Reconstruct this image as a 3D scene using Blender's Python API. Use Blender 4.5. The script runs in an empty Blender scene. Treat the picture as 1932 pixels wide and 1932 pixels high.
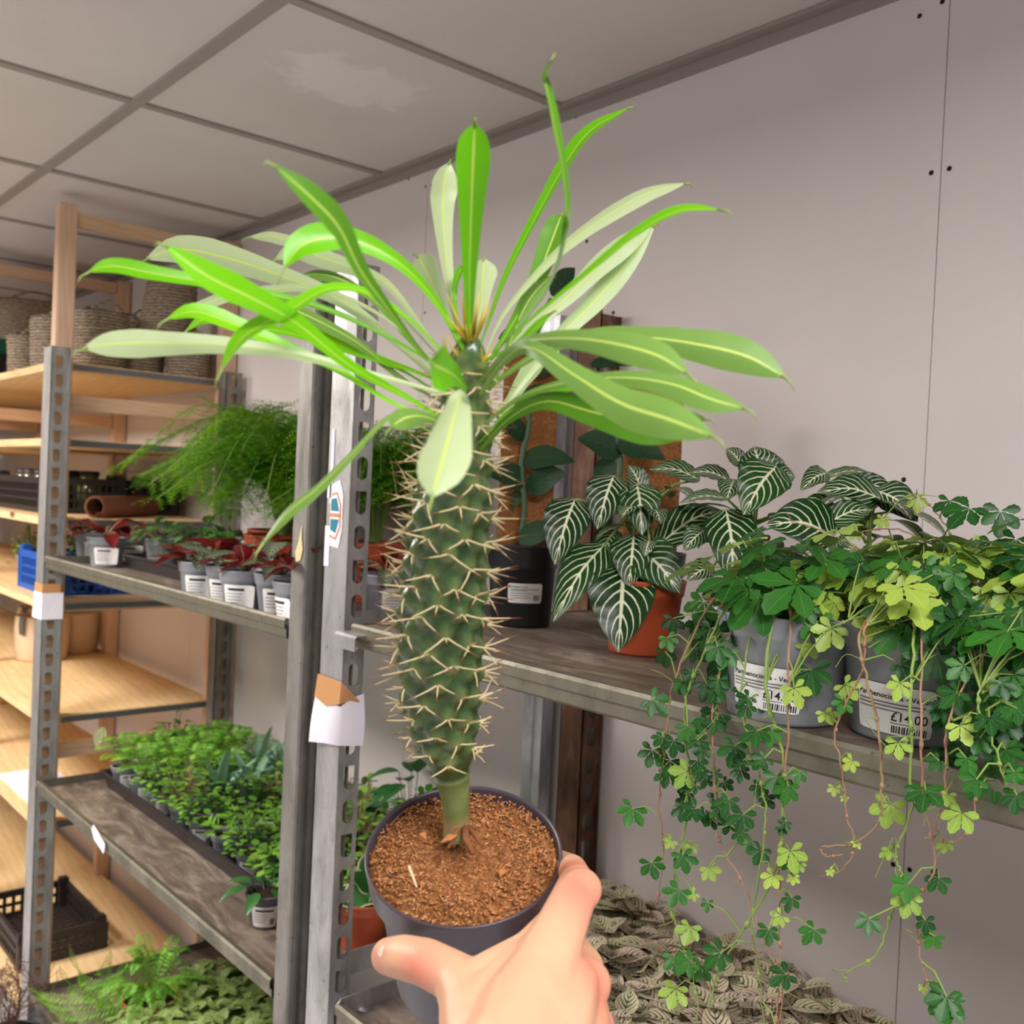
import bpy, bmesh, math, random
import numpy as np
from mathutils import Vector, Matrix

random.seed(7)
SC = bpy.context.scene
COL = SC.collection
PI = math.pi
EYE = 1.57                      # eye height of the photographer above the floor
F, YAW, PITCH, ROLL = 1870.81, 0.71581, -0.019612, 0.045548   # calibrated view (1932 px frame)

# ------------------------------------------------------------------ camera
_f = Vector((-math.cos(YAW)*math.cos(PITCH), math.sin(YAW)*math.cos(PITCH), math.sin(PITCH)))
_r0 = Vector((math.sin(YAW), math.cos(YAW), 0)); _u0 = _r0.cross(_f)
_r = _r0*math.cos(ROLL) + _u0*math.sin(ROLL); _u = _u0*math.cos(ROLL) - _r0*math.sin(ROLL)
CAM = Vector((0, 0, EYE))
cd = bpy.data.cameras.new('camera'); cam = bpy.data.objects.new('camera', cd); COL.objects.link(cam)
cam.matrix_world = Matrix(((_r.x, _u.x, -_f.x, 0), (_r.y, _u.y, -_f.y, 0), (_r.z, _u.z, -_f.z, EYE), (0, 0, 0, 1)))
cd.sensor_width = 36; cd.lens = 36*F/1932; cd.clip_start = 0.02; cd.clip_end = 50
cd.dof.use_dof = True; cd.dof.focus_distance = 0.82; cd.dof.aperture_fstop = 11.0
SC.camera = cam

# ------------------------------------------------------------------ light and exposure
SC.view_settings.view_transform = 'Standard'; SC.view_settings.look = 'None'
SC.view_settings.exposure = 0.22; SC.view_settings.gamma = 1.0; SC.view_settings.use_curve_mapping = False
w = bpy.data.worlds.new('world'); SC.world = w; w.use_nodes = True
w.node_tree.nodes['Background'].inputs[0].default_value = (1.0, 0.97, 0.97, 1)
w.node_tree.nodes['Background'].inputs[1].default_value = 0.34

def area(name, x, y, z, sx, sy, power, col, aim=(0, 0, -1)):
    l = bpy.data.lights.new(name, 'AREA'); l.shape = 'RECTANGLE'; l.size = sx; l.size_y = sy
    l.energy = power; l.color = col
    o = bpy.data.objects.new(name, l); COL.objects.link(o); o.location = (x, y, z)
    o.rotation_euler = Vector(aim).to_track_quat('-Z', 'Y').to_euler()
    return o
CEIL = EYE + 0.727
# three unseen lamps over the aisle, shining down; upward copies added to brighten the ceiling
for nm, x, y, pw, col in (('near', 0.50, 0.06, 28, (1.0, 0.97, 0.98)), ('aisle', -1.98, -0.36, 33, (1.0, 0.96, 0.93)), ('far', -3.48, -0.45, 48, (1.0, 0.94, 0.85))):
    area('lamp_'+nm, x, y, CEIL-0.12, 0.60, 0.60, pw, col)
    area('lamp_'+nm+'_up_fill', x, y, CEIL-0.13, 0.60, 0.60, pw*.22, col, (0, 0, 1))

# ------------------------------------------------------------------ pixel helpers (frame 1932 x 1932)
def ray(x, y): return _f*F + _r*(x-966) - _u*(y-966)
def P(x, y, d): return CAM + ray(x, y)*(d/F)
def onX(x, y, X): q = ray(x, y); return CAM + q*(X/q.x)
def onY(x, y, Y): q = ray(x, y); return CAM + q*(Y/q.y)
def onZ(x, y, Z): q = ray(x, y); return CAM + q*(Z/q.z)      # Z relative to the eye
def depth(p): return (Vector(p)-CAM).dot(_f)
def R(a, b): return random.uniform(a, b)

# ------------------------------------------------------------------ materials
MATS = {}
class NT:
    def __init__(s, name):
        s.m = bpy.data.materials.new(name); s.m.use_nodes = True
        s.t = s.m.node_tree; s.n = s.t.nodes; s.b = s.n['Principled BSDF']; s.out = s.n['Material Output']
    def new(s, typ, **kw):
        n = s.n.new(typ)
        for k, v in kw.items(): setattr(n, k, v)
        return n
    def link(s, a, b): s.t.links.new(a, b)
    def val(s, sock, v):
        if hasattr(v, 'is_linked') or hasattr(v, 'links'): s.link(v, sock)
        else: sock.default_value = v
    def math(s, op, a, b=0.0, c=None):
        n = s.new('ShaderNodeMath', operation=op); s.val(n.inputs[0], a); s.val(n.inputs[1], b)
        if c is not None: s.val(n.inputs[2], c)
        return n.outputs[0]
    def mix(s, fac, a, b):
        n = s.new('ShaderNodeMix', data_type='RGBA'); s.val(n.inputs['Factor'], fac)
        for k, v in ((6, a), (7, b)):
            if isinstance(v, tuple): v = v if len(v) == 4 else v+(1,)
            s.val(n.inputs[k], v)
        return n.outputs[2]
    def ramp(s, fac, stops):
        n = s.new('ShaderNodeValToRGB'); s.link(fac, n.inputs[0]); e = n.color_ramp.elements
        while len(e) < len(stops): e.new(0.5)
        for q, (p, c) in zip(e, stops):
            q.position = p; q.color = c if len(c) == 4 else c+(1,)
        return n.outputs[0]
    def smooth(s, x, lo, hi):
        n = s.new('ShaderNodeMapRange', interpolation_type='SMOOTHSTEP'); s.link(x, n.inputs[0])
        n.inputs[1].default_value = lo; n.inputs[2].default_value = hi
        return n.outputs[0]
    def coord(s, kind='Object', scale=(1, 1, 1)):
        c = s.new('ShaderNodeTexCoord'); m = s.new('ShaderNodeMapping'); s.link(c.outputs[kind], m.inputs[0])
        m.inputs['Scale'].default_value = scale; return m.outputs[0]
    def noise(s, vec, scale, detail=4, rough=0.55, dist=0.0):
        n = s.new('ShaderNodeTexNoise'); s.link(vec, n.inputs['Vector']); n.inputs['Scale'].default_value = scale
        n.inputs['Detail'].default_value = detail; n.inputs['Roughness'].default_value = rough; n.inputs['Distortion'].default_value = dist
        return n.outputs['Fac']
    def voro(s, vec, scale, feature='F1', out='Distance'):
        n = s.new('ShaderNodeTexVoronoi', feature=feature); s.link(vec, n.inputs['Vector']); n.inputs['Scale'].default_value = scale
        return n.outputs[out]
    def bump(s, h, strength, dist=0.002):
        n = s.new('ShaderNodeBump'); s.link(h, n.inputs['Height']); n.inputs['Strength'].default_value = strength
        n.inputs['Distance'].default_value = dist; s.link(n.outputs[0], s.b.inputs['Normal']); return n.outputs[0]
    def set(s, col=None, rough=None, metal=None, spec=None):
        if col is not None:
            if isinstance(col, tuple): s.b.inputs['Base Color'].default_value = col if len(col) == 4 else col+(1,)
            else: s.link(col, s.b.inputs['Base Color'])
        if rough is not None: s.val(s.b.inputs['Roughness'], rough)
        if metal is not None: s.b.inputs['Metallic'].default_value = metal
        if spec is not None: s.b.inputs['Specular IOR Level'].default_value = spec
        return s.m

def srgb(r, g, b):
    def c(v):
        v /= 255.0
        return v/12.92 if v <= 0.04045 else ((v+0.055)/1.055)**2.4
    return (c(r), c(g), c(b))

def plain(name, col, rough=0.6, metal=0.0, var=0.0, scale=40, spec=None):
    t = NT(name)
    if var:
        n = t.noise(t.coord(), scale, 5)
        d = tuple(max(0, c*(1-var)) for c in col); l = tuple(min(1, c*(1+var)) for c in col)
        return t.set(t.ramp(n, [(0.3, d), (0.7, l)]), rough, metal, spec)
    return t.set(col, rough, metal, spec)

def m_plaster():
    t = NT('plasterboard'); v = t.coord()
    n = t.noise(v, 2.2, 6, 0.6); n2 = t.noise(v, 190, 3)
    c = t.ramp(n, [(0.3, srgb(224, 214, 211)), (0.7, srgb(232, 223, 220))])
    c = t.mix(t.math('MULTIPLY', n2, 0.10), c, srgb(186, 176, 173))
    t.bump(n2, 0.12, 0.001); return t.set(c, 0.72, spec=0.3)

def m_tile():
    t = NT('ceiling_tile_vinyl'); v = t.coord()
    n = t.noise(v, 260, 2, 0.5); n2 = t.noise(v, 3.0, 4)
    c = t.ramp(n2, [(0.3, srgb(214, 205, 200)), (0.7, srgb(222, 214, 209))])
    c = t.mix(t.smooth(n, 0.60, 0.75), c, srgb(222, 214, 206))
    # old repair smear on one tile (stays on the tile)
    mp = t.new('ShaderNodeMapping'); cc = t.new('ShaderNodeTexCoord'); t.link(cc.outputs['Object'], mp.inputs[0])
    mp.inputs['Location'].default_value = (1.585/0.11, -0.95/0.17, 0); mp.inputs['Scale'].default_value = (1/0.11, 1/0.17, 0)
    ln = t.new('ShaderNodeVectorMath', operation='LENGTH'); t.link(mp.outputs[0], ln.inputs[0])
    d = t.math('ADD', ln.outputs['Value'], t.math('MULTIPLY', t.math('SUBTRACT', t.noise(v, 14, 4, 0.6, 0.6), 0.5), 1.6))
    mask = t.math('SUBTRACT', 1.0, t.smooth(d, 0.55, 1.0))
    c = t.mix(t.math('MULTIPLY', mask, 0.8), c, srgb(236, 232, 232))
    t.bump(n, 0.55, 0.0015); return t.set(c, 0.55, spec=0.45)

def m_steel(name, base, dark, rough=0.45, metal=0.75, scale=22):
    t = NT(name); v = t.coord('Object', (1, 1, 0.35)); n = t.noise(v, scale, 6, 0.65, 0.4); n2 = t.noise(t.coord(), 120, 3)
    c = t.ramp(n, [(0.28, dark), (0.62, base), (0.85, tuple(min(1, x*1.25) for x in base))])
    c = t.mix(t.smooth(n2, 0.62, 0.8), c, tuple(x*0.6 for x in dark))
    r = t.ramp(n, [(0.3, (rough+.2,)*3), (0.7, (rough,)*3)])
    return t.set(c, r, metal)

def m_rust():
    t = NT('rusty_painted_steel'); v = t.coord('Object', (1, 1, .4)); n = t.noise(v, 26, 6, 0.7, 0.5)
    return t.set(t.ramp(n, [(0.3, srgb(66, 38, 28)), (0.55, srgb(112, 78, 56)), (0.8, srgb(150, 128, 108))]), 0.7, 0.2)

def m_board():
    t = NT('stained_chipboard'); v = t.coord('Object', (0.6, 2.2, 1)); n = t.noise(v, 9, 8, 0.7, 1.2); n2 = t.noise(t.coord(), 75, 4)
    c = t.ramp(n, [(0.30, srgb(78, 66, 57)), (0.5, srgb(118, 104, 92)), (0.7, srgb(170, 156, 140))])
    c = t.mix(t.math('MULTIPLY', n2, 0.35), c, srgb(66, 55, 48))
    t.bump(n2, 0.15, 0.001); return t.set(c, t.ramp(n, [(0.3, (.42,)*3), (0.8, (.6,)*3)]), spec=0.4)

def m_wood(name, sc, lo, mid, hi, rough=0.55):
    t = NT(name); v = t.coord('Object', sc)
    n = t.noise(v, 6, 5, 0.55, 1.6); wv = t.new('ShaderNodeTexWave', wave_type='BANDS', bands_direction='DIAGONAL')
    t.link(v, wv.inputs['Vector']); wv.inputs['Scale'].default_value = 3.2; wv.inputs['Distortion'].default_value = 7; wv.inputs['Detail'].default_value = 3
    mx = t.math('ADD', t.math('MULTIPLY', n, 0.8), t.math('MULTIPLY', wv.outputs['Fac'], 0.2))
    c = t.ramp(mx, [(0.25, lo), (0.5, mid), (0.75, hi)])
    kv = t.coord('Object', tuple(1.0 if s > 3 else 0.45 for s in sc))
    k = t.voro(kv, 5.5)
    c = t.mix(t.math('SUBTRACT', 1.0, t.smooth(k, 0.03, 0.09)), c, srgb(120, 72, 40))
    return t.set(c, rough, spec=0.35)

def leafmat(name, topa, topb, under, rib=None, ribw=0.05, rough=0.4, trans=0.25, vein=None, spec=0.5, undervein=0.0, transcol=None, bump=0.0):
    """Leaf: upper face between two greens, paler under face, midrib, optional vein pattern (uv: x across, y along)."""
    t = NT(name)
    uv = t.new('ShaderNodeUVMap', uv_map='leaf'); vr = t.new('ShaderNodeUVMap', uv_map='tone')
    s = t.new('ShaderNodeSeparateXYZ'); t.link(uv.outputs[0], s.inputs[0]); tn = t.new('ShaderNodeSeparateXYZ'); t.link(vr.outputs[0], tn.inputs[0])
    a = t.math('ABSOLUTE', t.math('MULTIPLY', t.math('SUBTRACT', s.outputs[0], 0.5), 2.0)); v = s.outputs[1]
    top = t.mix(tn.outputs[0], topa, topb)
    if vein:
        N, curve, wd, vcol, jag = vein
        c = t.math('SUBTRACT', t.math('MULTIPLY', v, N), t.math('MULTIPLY', t.math('POWER', a, 1.25), curve))
        if jag:
            nz = t.noise(uv.outputs[0], 16, 3); c = t.math('ADD', c, t.math('MULTIPLY', t.math('SUBTRACT', nz, 0.5), jag))
        fr = t.math('ABSOLUTE', t.math('SUBTRACT', t.math('FRACT', c), 0.5))
        lim = t.math('MULTIPLY', t.math('SUBTRACT', 1.0, t.math('MULTIPLY', a, 0.62)), wd)
        m1 = t.math('SUBTRACT', 1.0, t.smooth(t.math('DIVIDE', fr, lim), 0.6, 1.2))
        m1 = t.math('MULTIPLY', m1, t.math('SUBTRACT', 1.0, t.smooth(a, 0.86, 0.97)))
        if len(vein) > 4 and jag > 0.5:      # net of fine veins between the laterals
            ve = t.voro(uv.outputs[0], 9, 'DISTANCE_TO_EDGE'); m2 = t.math('SUBTRACT', 1.0, t.smooth(ve, 0.03, 0.085))
            m1 = t.math('MAXIMUM', m1, t.math('MULTIPLY', m2, 0.75))
        top = t.mix(m1, top, vcol)
    if rib:
        rm = t.math('SUBTRACT', 1.0, t.smooth(a, ribw*0.5, ribw*1.3)); top = t.mix(rm, top, rib)
        und = t.mix(rm, under, tuple(min(1, x*1.15+0.02) for x in rib))
    else: und = under+(1,) if isinstance(under, tuple) else under
    geo = t.new('ShaderNodeNewGeometry'); col = t.mix(geo.outputs['Backfacing'], top, und)
    t.set(col, rough, spec=spec)
    if bump: t.bump(t.noise(t.coord(), 300, 3), bump, 0.001)
    tr = t.new('ShaderNodeBsdfTranslucent'); 
    if transcol: tr.inputs[0].default_value = transcol+(1,)
    else: t.link(col, tr.inputs[0])
    ms = t.new('ShaderNodeMixShader'); ms.inputs[0].default_value = trans
    t.link(t.b.outputs[0], ms.inputs[1]); t.link(tr.outputs[0], ms.inputs[2]); t.link(ms.outputs[0], t.out.inputs[0])
    return t.m

def m_soil(name, a, b, c):
    t = NT(name); v = t.coord(); n = t.noise(v, 240, 6, 0.7); n2 = t.voro(v, 320)
    n3 = t.noise(v, 30, 3)
    t.bump(t.math('ADD', n, t.math('MULTIPLY', n2, 0.7)), 0.9, 0.004)
    col = t.ramp(n, [(0.3, a), (0.5, b), (0.72, c)])
    return t.set(t.mix(t.smooth(n3, 0.45, 0.7), col, tuple(x*0.75 for x in b)), 0.9, spec=0.15)

def m_basket():
    t = NT('woven_jute'); v = t.coord('Object'); wv = t.new('ShaderNodeTexWave', wave_type='BANDS', bands_direction='Z')
    t.link(v, wv.inputs[0]); wv.inputs['Scale'].default_value = 34; wv.inputs['Distortion'].default_value = 3.5; wv.inputs['Detail'].default_value = 3; wv.inputs['Detail Scale'].default_value = 3
    n = t.noise(v, 90, 4)
    c = t.ramp(t.math('ADD', t.math('MULTIPLY', wv.outputs['Fac'], .55), t.math('MULTIPLY', n, .45)), [(0.2, srgb(104, 90, 76)), (0.5, srgb(166, 148, 128)), (0.8, srgb(200, 184, 162))])
    t.bump(wv.outputs['Fac'], 0.8, 0.006); return t.set(c, 0.9, spec=0.1)

def m_skin():
    t = NT('skin'); at = t.new('ShaderNodeUVMap', uv_map='tone'); s = t.new('ShaderNodeSeparateXYZ'); t.link(at.outputs[0], s.inputs[0])
    v = t.coord(); n = t.noise(v, 45, 4); n2 = t.noise(v, 420, 3)
    c = t.mix(n, srgb(212, 158, 124), srgb(226, 178, 144))
    c = t.mix(s.outputs[0], c, srgb(216, 118, 102))
    t.set(c, 0.48, spec=0.35); t.bump(n2, 0.12, 0.0008)
    t.b.inputs['Subsurface Weight'].default_value = 0.25; t.b.inputs['Subsurface Radius'].default_value = (0.010, 0.004, 0.002); t.b.inputs['Subsurface Scale'].default_value = 0.6
    return t.m

def m_trunk():
    t = NT('green_trunk_skin'); v = t.coord(); n = t.noise(v, 60, 5, 0.6); n2 = t.noise(v, 260, 3)
    tone = t.new('ShaderNodeUVMap', uv_map='tone'); s = t.new('ShaderNodeSeparateXYZ'); t.link(tone.outputs[0], s.inputs[0])
    c = t.ramp(n, [(0.3, srgb(27, 52, 22)), (0.55, srgb(54, 84, 40)), (0.8, srgb(112, 134, 84))])
    c = t.mix(t.math('MULTIPLY', s.outputs[0], 0.45), c, srgb(146, 156, 92))
    c = t.mix(s.outputs[1], c, srgb(150, 126, 88))
    t.bump(n2, 0.15, 0.001); return t.set(c, 0.26, spec=0.6)

M_PLASTER, M_TILE = m_plaster(), m_tile()
M_TEE = plain('tee_enamel', srgb(160, 150, 143), 0.5); M_DARK = plain('dark_gap', (0.01, 0.009, 0.008), 0.9)
M_FLOOR = plain('floor_vinyl', srgb(198, 197, 200), 0.7, var=0.15, scale=6)
M_FARWALL = plain('far_wall_board', srgb(128, 110, 96), 0.8, var=0.08, scale=3)
M_STEEL = m_steel('galvanised_steel', srgb(192, 191, 190), srgb(134, 132, 130), 0.42, 0.8)
M_STEELD = m_steel('dull_galvanised_steel', srgb(150, 147, 140), srgb(112, 108, 102), 0.5, 0.65)
M_LIP = m_steel('shelf_edge_steel', srgb(138, 134, 118), srgb(104, 100, 88), 0.40, 0.75, 12)
M_CHROME = m_steel('bright_zinc_steel', srgb(196, 198, 202), srgb(130, 132, 138), 0.28, 0.9)
M_RUST, M_BOARD = m_rust(), m_board()
M_EDGE = plain('board_edge_strip', srgb(120, 120, 124), 0.4, 0.6)
M_WOODZ = m_wood('pine_upright', (14, 14, 1.0), srgb(214, 176, 144), srgb(224, 188, 158), srgb(232, 200, 172))
M_WOODY = m_wood('pine_rail', (14, 1.0, 14), srgb(212, 172, 136), srgb(222, 184, 148), srgb(231, 197, 163))
M_WOODX = m_wood('pine_board', (0.8, 7, 7), srgb(216, 182, 132), srgb(228, 196, 146), srgb(236, 208, 164))
M_PAPER = plain('white_paper', srgb(236, 230, 238), 0.7); M_TAPE = plain('brown_tape', srgb(196, 142, 92), 0.45)
M_MASK = plain('torn_masking_tape', srgb(232, 206, 150), 0.7); M_INK = plain('black_ink', srgb(26, 24, 26), 0.6)
M_GREYINK = plain('grey_ink', srgb(120, 118, 120), 0.7); M_TEAL = plain('teal_print', srgb(24, 126, 148), 0.5); M_ORANGE = plain('orange_print', srgb(214, 138, 84), 0.5)
M_LABEL = plain('label_paper', srgb(238, 235, 232), 0.45)
M_TERRA = plain('terracotta_plastic', srgb(176, 78, 44), 0.45, var=0.12, scale=20); M_GREY = plain('grey_plastic', srgb(136, 139, 144), 0.42, var=0.05, scale=12)
M_GREYD = plain('dark_grey_plastic', srgb(98, 100, 104), 0.42, var=0.06, scale=12); M_BLACK = plain('black_plastic', srgb(34, 35, 38), 0.4)
M_TRAY = plain('black_tray_plastic', srgb(46, 41, 44), 0.38); M_CRATE = plain('black_crate_plastic', srgb(36, 31, 32), 0.5)
M_BLUE = plain('blue_crate_plastic', srgb(28, 84, 172), 0.45); M_HEROPOT = plain('grey_violet_plastic', srgb(72, 64, 74), 0.36, var=0.05, scale=15)
M_CREAM = plain('cream_ceramic', srgb(220, 194, 164), 0.28, var=0.05, scale=8); M_STRAP = plain('grey_strap', srgb(92, 88, 86), 0.6)
M_TUBE = plain('brown_cardboard', srgb(132, 84, 58), 0.8); M_TEALBOX = plain('green_box', srgb(14, 96, 74), 0.5); M_PINK = plain('pink_label', srgb(214, 120, 176), 0.5)
M_SOIL = m_soil('dark_compost', srgb(34, 24, 18), srgb(58, 42, 32), srgb(96, 74, 56))
M_COIR = m_soil('coir_fibre', srgb(112, 70, 38), srgb(164, 108, 62), srgb(204, 152, 98))
M_CHIP = [plain('coir_chip_a', srgb(178, 116, 66), 0.9), plain('coir_chip_b', srgb(128, 80, 44), 0.9), plain('coir_chip_c', srgb(192, 140, 90), 0.85)]
M_MOSS = m_soil('coir_pole_fibre', srgb(122, 76, 42), srgb(168, 112, 66), srgb(196, 142, 92))
M_BASKET, M_SKIN, M_TRUNK = m_basket(), m_skin(), m_trunk()
M_NAIL = plain('fingernail', srgb(246, 210, 190), 0.22)
M_SPINE = plain('tan_spine', srgb(214, 196, 150), 0.5); M_SPINETIP = plain('reddish_spine_tip', srgb(150, 92, 60), 0.5); M_YSPINE = plain('yellow_new_spine', srgb(226, 196, 70), 0.5)
M_STEMG = plain('green_stem', srgb(128, 150, 72), 0.5, var=0.15); M_STEMR = plain('reddish_stem', srgb(158, 116, 92), 0.55, var=0.15); M_STEMP = plain('pink_stem', srgb(150, 122, 88), 0.5)
M_STEMD = plain('dark_green_stem', srgb(62, 92, 62), 0.5)

L_HERO = leafmat('glossy_strap_leaf', srgb(100, 182, 8), srgb(134, 214, 14), srgb(190, 208, 158), srgb(194, 216, 96), 0.07, 0.34, 0.45, bump=0.1)
L_HEROSHADE = leafmat('shade_tinted_strap_leaf', srgb(76, 128, 20), srgb(88, 142, 26), srgb(112, 150, 66), srgb(184, 204, 96), 0.07, 0.4, 0.25, bump=0.1)  # same strap leaf with shade put into its darker greens
L_ZEBRA = leafmat('zebra_leaf', srgb(12, 50, 16), srgb(26, 74, 22), srgb(88, 124, 64), srgb(232, 234, 200), 0.06, 0.34, 0.10, (7.0, 3.0, 0.125, srgb(226, 230, 196), 0.18), 0.35)
L_FITT = leafmat('pale_veined_leaf', srgb(230, 226, 182), srgb(232, 206, 186), srgb(160, 152, 116), srgb(84, 92, 60), 0.04, 0.5, 0.15, (5.5, 2.4, 0.20, srgb(40, 58, 28), 0.35))
L_FITTG = leafmat('pale_green_veined_leaf', srgb(150, 176, 92), srgb(186, 196, 124), srgb(130, 150, 90), srgb(110, 140, 70), 0.05, 0.5, 0.18, (6.0, 2.4, 0.12, srgb(84, 124, 52), 0.7))
L_BEG = leafmat('red_backed_leaf', srgb(58, 74, 50), srgb(96, 104, 74), srgb(128, 22, 30), srgb(140, 150, 120), 0.06, 0.4, 0.15, (6.0, 2.5, 0.22, srgb(150, 164, 138), 0.2))
L_BEGR = leafmat('deep_red_leaf', srgb(128, 24, 28), srgb(104, 18, 26), srgb(120, 30, 30), None, 0.05, 0.38, 0.2)
L_VINE = leafmat('five_part_vine_leaf', srgb(18, 64, 24), srgb(56, 122, 38), srgb(140, 172, 92), srgb(84, 136, 62), 0.04, 0.42, 0.2, (7.0, 2.0, 0.05, srgb(60, 116, 50), 0.05), 0.32)
L_VINEL = leafmat('young_vine_leaf', srgb(140, 178, 70), srgb(176, 202, 84), srgb(164, 188, 104), srgb(196, 214, 120), 0.05, 0.42, 0.32)
L_SCIN = leafmat('satin_leaf', srgb(22, 54, 26), srgb(34, 68, 34), srgb(80, 106, 70), srgb(44, 78, 44), 0.03, 0.5, 0.08, (5.0, 3.0, 0.04, srgb(52, 84, 52), 0.4), 0.3)
L_ASP = leafmat('feathery_needle', srgb(60, 136, 12), srgb(166, 214, 28), srgb(92, 150, 24), None, 0.05, 0.55, 0.35)
L_FERN = leafmat('fern_leaflet', srgb(80, 156, 40), srgb(146, 204, 60), srgb(118, 170, 62), None, 0.05, 0.5, 0.3)
L_SMALL = leafmat('small_round_leaf', srgb(66, 130, 36), srgb(146, 188, 76), srgb(120, 140, 80), None, 0.05, 0.32, 0.22)
L_IVY = leafmat('small_ivy_leaf', srgb(48, 92, 40), srgb(100, 142, 66), srgb(110, 140, 80), srgb(140, 170, 110), 0.05, 0.4, 0.15)
L_BLUEG = leafmat('blue_green_leaf', srgb(88, 134, 104), srgb(130, 168, 136), srgb(110, 150, 120), srgb(150, 180, 150), 0.04, 0.35, 0.2)
L_HOYA = leafmat('cream_edged_leaf', srgb(46, 96, 46), srgb(62, 116, 56), srgb(90, 130, 80), None, 0.05, 0.3, 0.12)
L_HOYAE = leafmat('cream_leaf_margin', srgb(214, 214, 164), srgb(220, 214, 170), srgb(200, 200, 150), None, 0.05, 0.35, 0.2)
L_TWIG = plain('wiry_twig', srgb(104, 72, 58), 0.7)

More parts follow.
